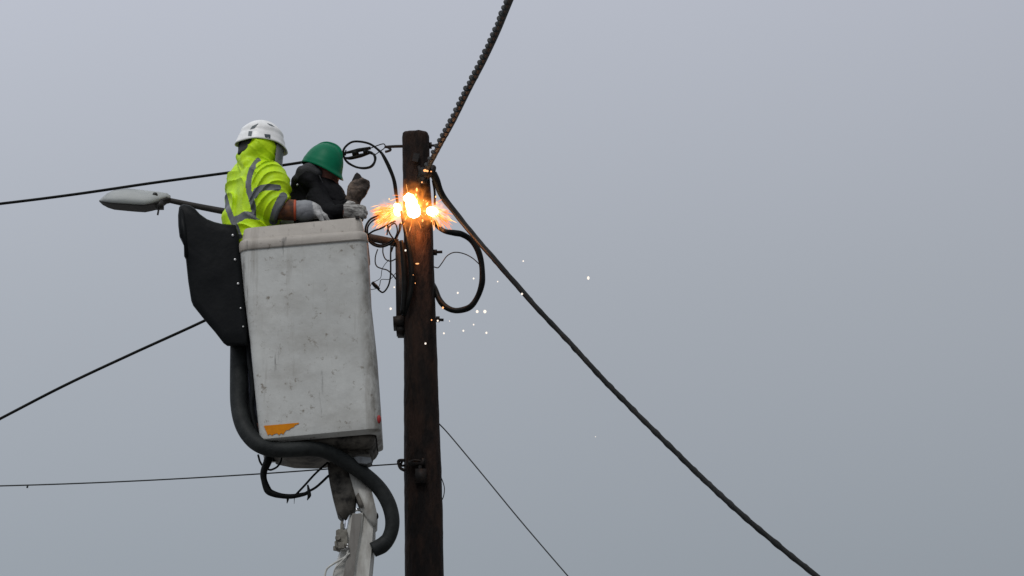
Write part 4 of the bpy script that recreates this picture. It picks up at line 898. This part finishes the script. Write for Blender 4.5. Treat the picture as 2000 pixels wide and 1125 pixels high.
arc('electric_arc', 'right arc at the pole edge with a short spray falling right', (847, 415), [(841, 412, .019), (847, 414, .021)], (.10, .09, .085), (64, -42, 22, 12, 24), 7, .45, YP - .13)
mk('ember', *join(*[ball(W(x, y, YF - .085), r / M, 8, 6, (1.3, 1, 1)) for x, y, r in ((830, 333, 2.6), (834.5, 334, 2), (837.5, 325, 3), (841, 322, 1.5), (842, 335, 1.2), (849, 308, 1.6))]), DOTO, label='glowing embers clinging to the lower end of the twisted cable', cat='ember', kind='stuff')
GSP = 'sparks flying away from the arc'
def spark(x, y, r, Y, label, m=DOT, el=(1, 1, 1.1)): mk('spark', *ball(W(x, y, Y), r * .74 / M, 10, 8, el), m, label=label, cat='spark', group=GSP)
for x, y, r, lb in ((878, 627, 1.3, 'faint spark just right of the lower bolt, beneath the large cable loop'), (925, 634, 2, 'small spark under the close pair of bright sparks'), (905, 646, 2.4, 'middle spark of the lowest row right of the pole'),
                    (950, 650, 2.7, 'rightmost spark of the lowest row right of the pole'), (867, 651, 2.4, 'leftmost spark of the lowest row, nearest the pole edge')): spark(x, y, r, 22.3, lb)
spark(932, 608.5, 3.6, 22.3, 'larger bright spark just below the loop, left one of a close pair'); spark(947, 608.5, 4.2, 22.3, 'larger bright spark just below the loop, right one of a close pair')
spark(925, 544, 2.3, 22.2, 'spark inside the large cable loop, close to its right side'); spark(894, 572, 2.6, 22.2, 'spark inside the large cable loop, near its middle')
spark(1149, 543, 3.6, 22.0, 'lone bright spark farthest right in the open sky', el=(.9, 1, 1.3)); spark(1022, 510, 2, 21.9, 'spark in the open sky just above the sloping heavy cable'); spark(1019.5, 574, 2.6, 21.7, 'spark touching the underside of the sloping heavy cable')
spark(972, 550, 1.8, 22.1, 'small spark between the cable loop and the sloping heavy cable'); spark(865, 601, 2.5, 22.3, 'spark in front of the bottom of the large cable loop', DOTO); spark(855, 626.5, 2.5, 22.4, 'spark at the lower bolt on the pole edge')
spark(763, 603, 3, 22.35, 'spark in the gap between bucket and pole, beside the clamp block'); spark(770, 561, 2.1, 22.35, 'spark at the left edge of the pole plate'); spark(1163, 853, 1.0, 22.0, 'faintest spark low in the open sky')
for x, y, r, lb in ((843, 625, 1.7, 'amber spark on the pole face level with the lower bolt'), (831, 671, 2.6, 'lowest bright spark in front of the dark pole'), (792, 489, 2.5, 'bright spark on the left half of the pole below the arcs'),
                    (811, 553, 1.2, 'small amber spark on the middle of the pole face'), (824, 356, 2.0, 'spark on the cable clamp above the arcs'), (807, 537, .9, 'faintest amber spark on the pole below the level streak')): spark(x, y, r, 22.38, lb, DOTO if r < 2.2 else DOT)
spark(815, 515, 2.2, 22.38, 'short level streak of a spark crossing the pole face', DOTO, (2.3, 1, .8))
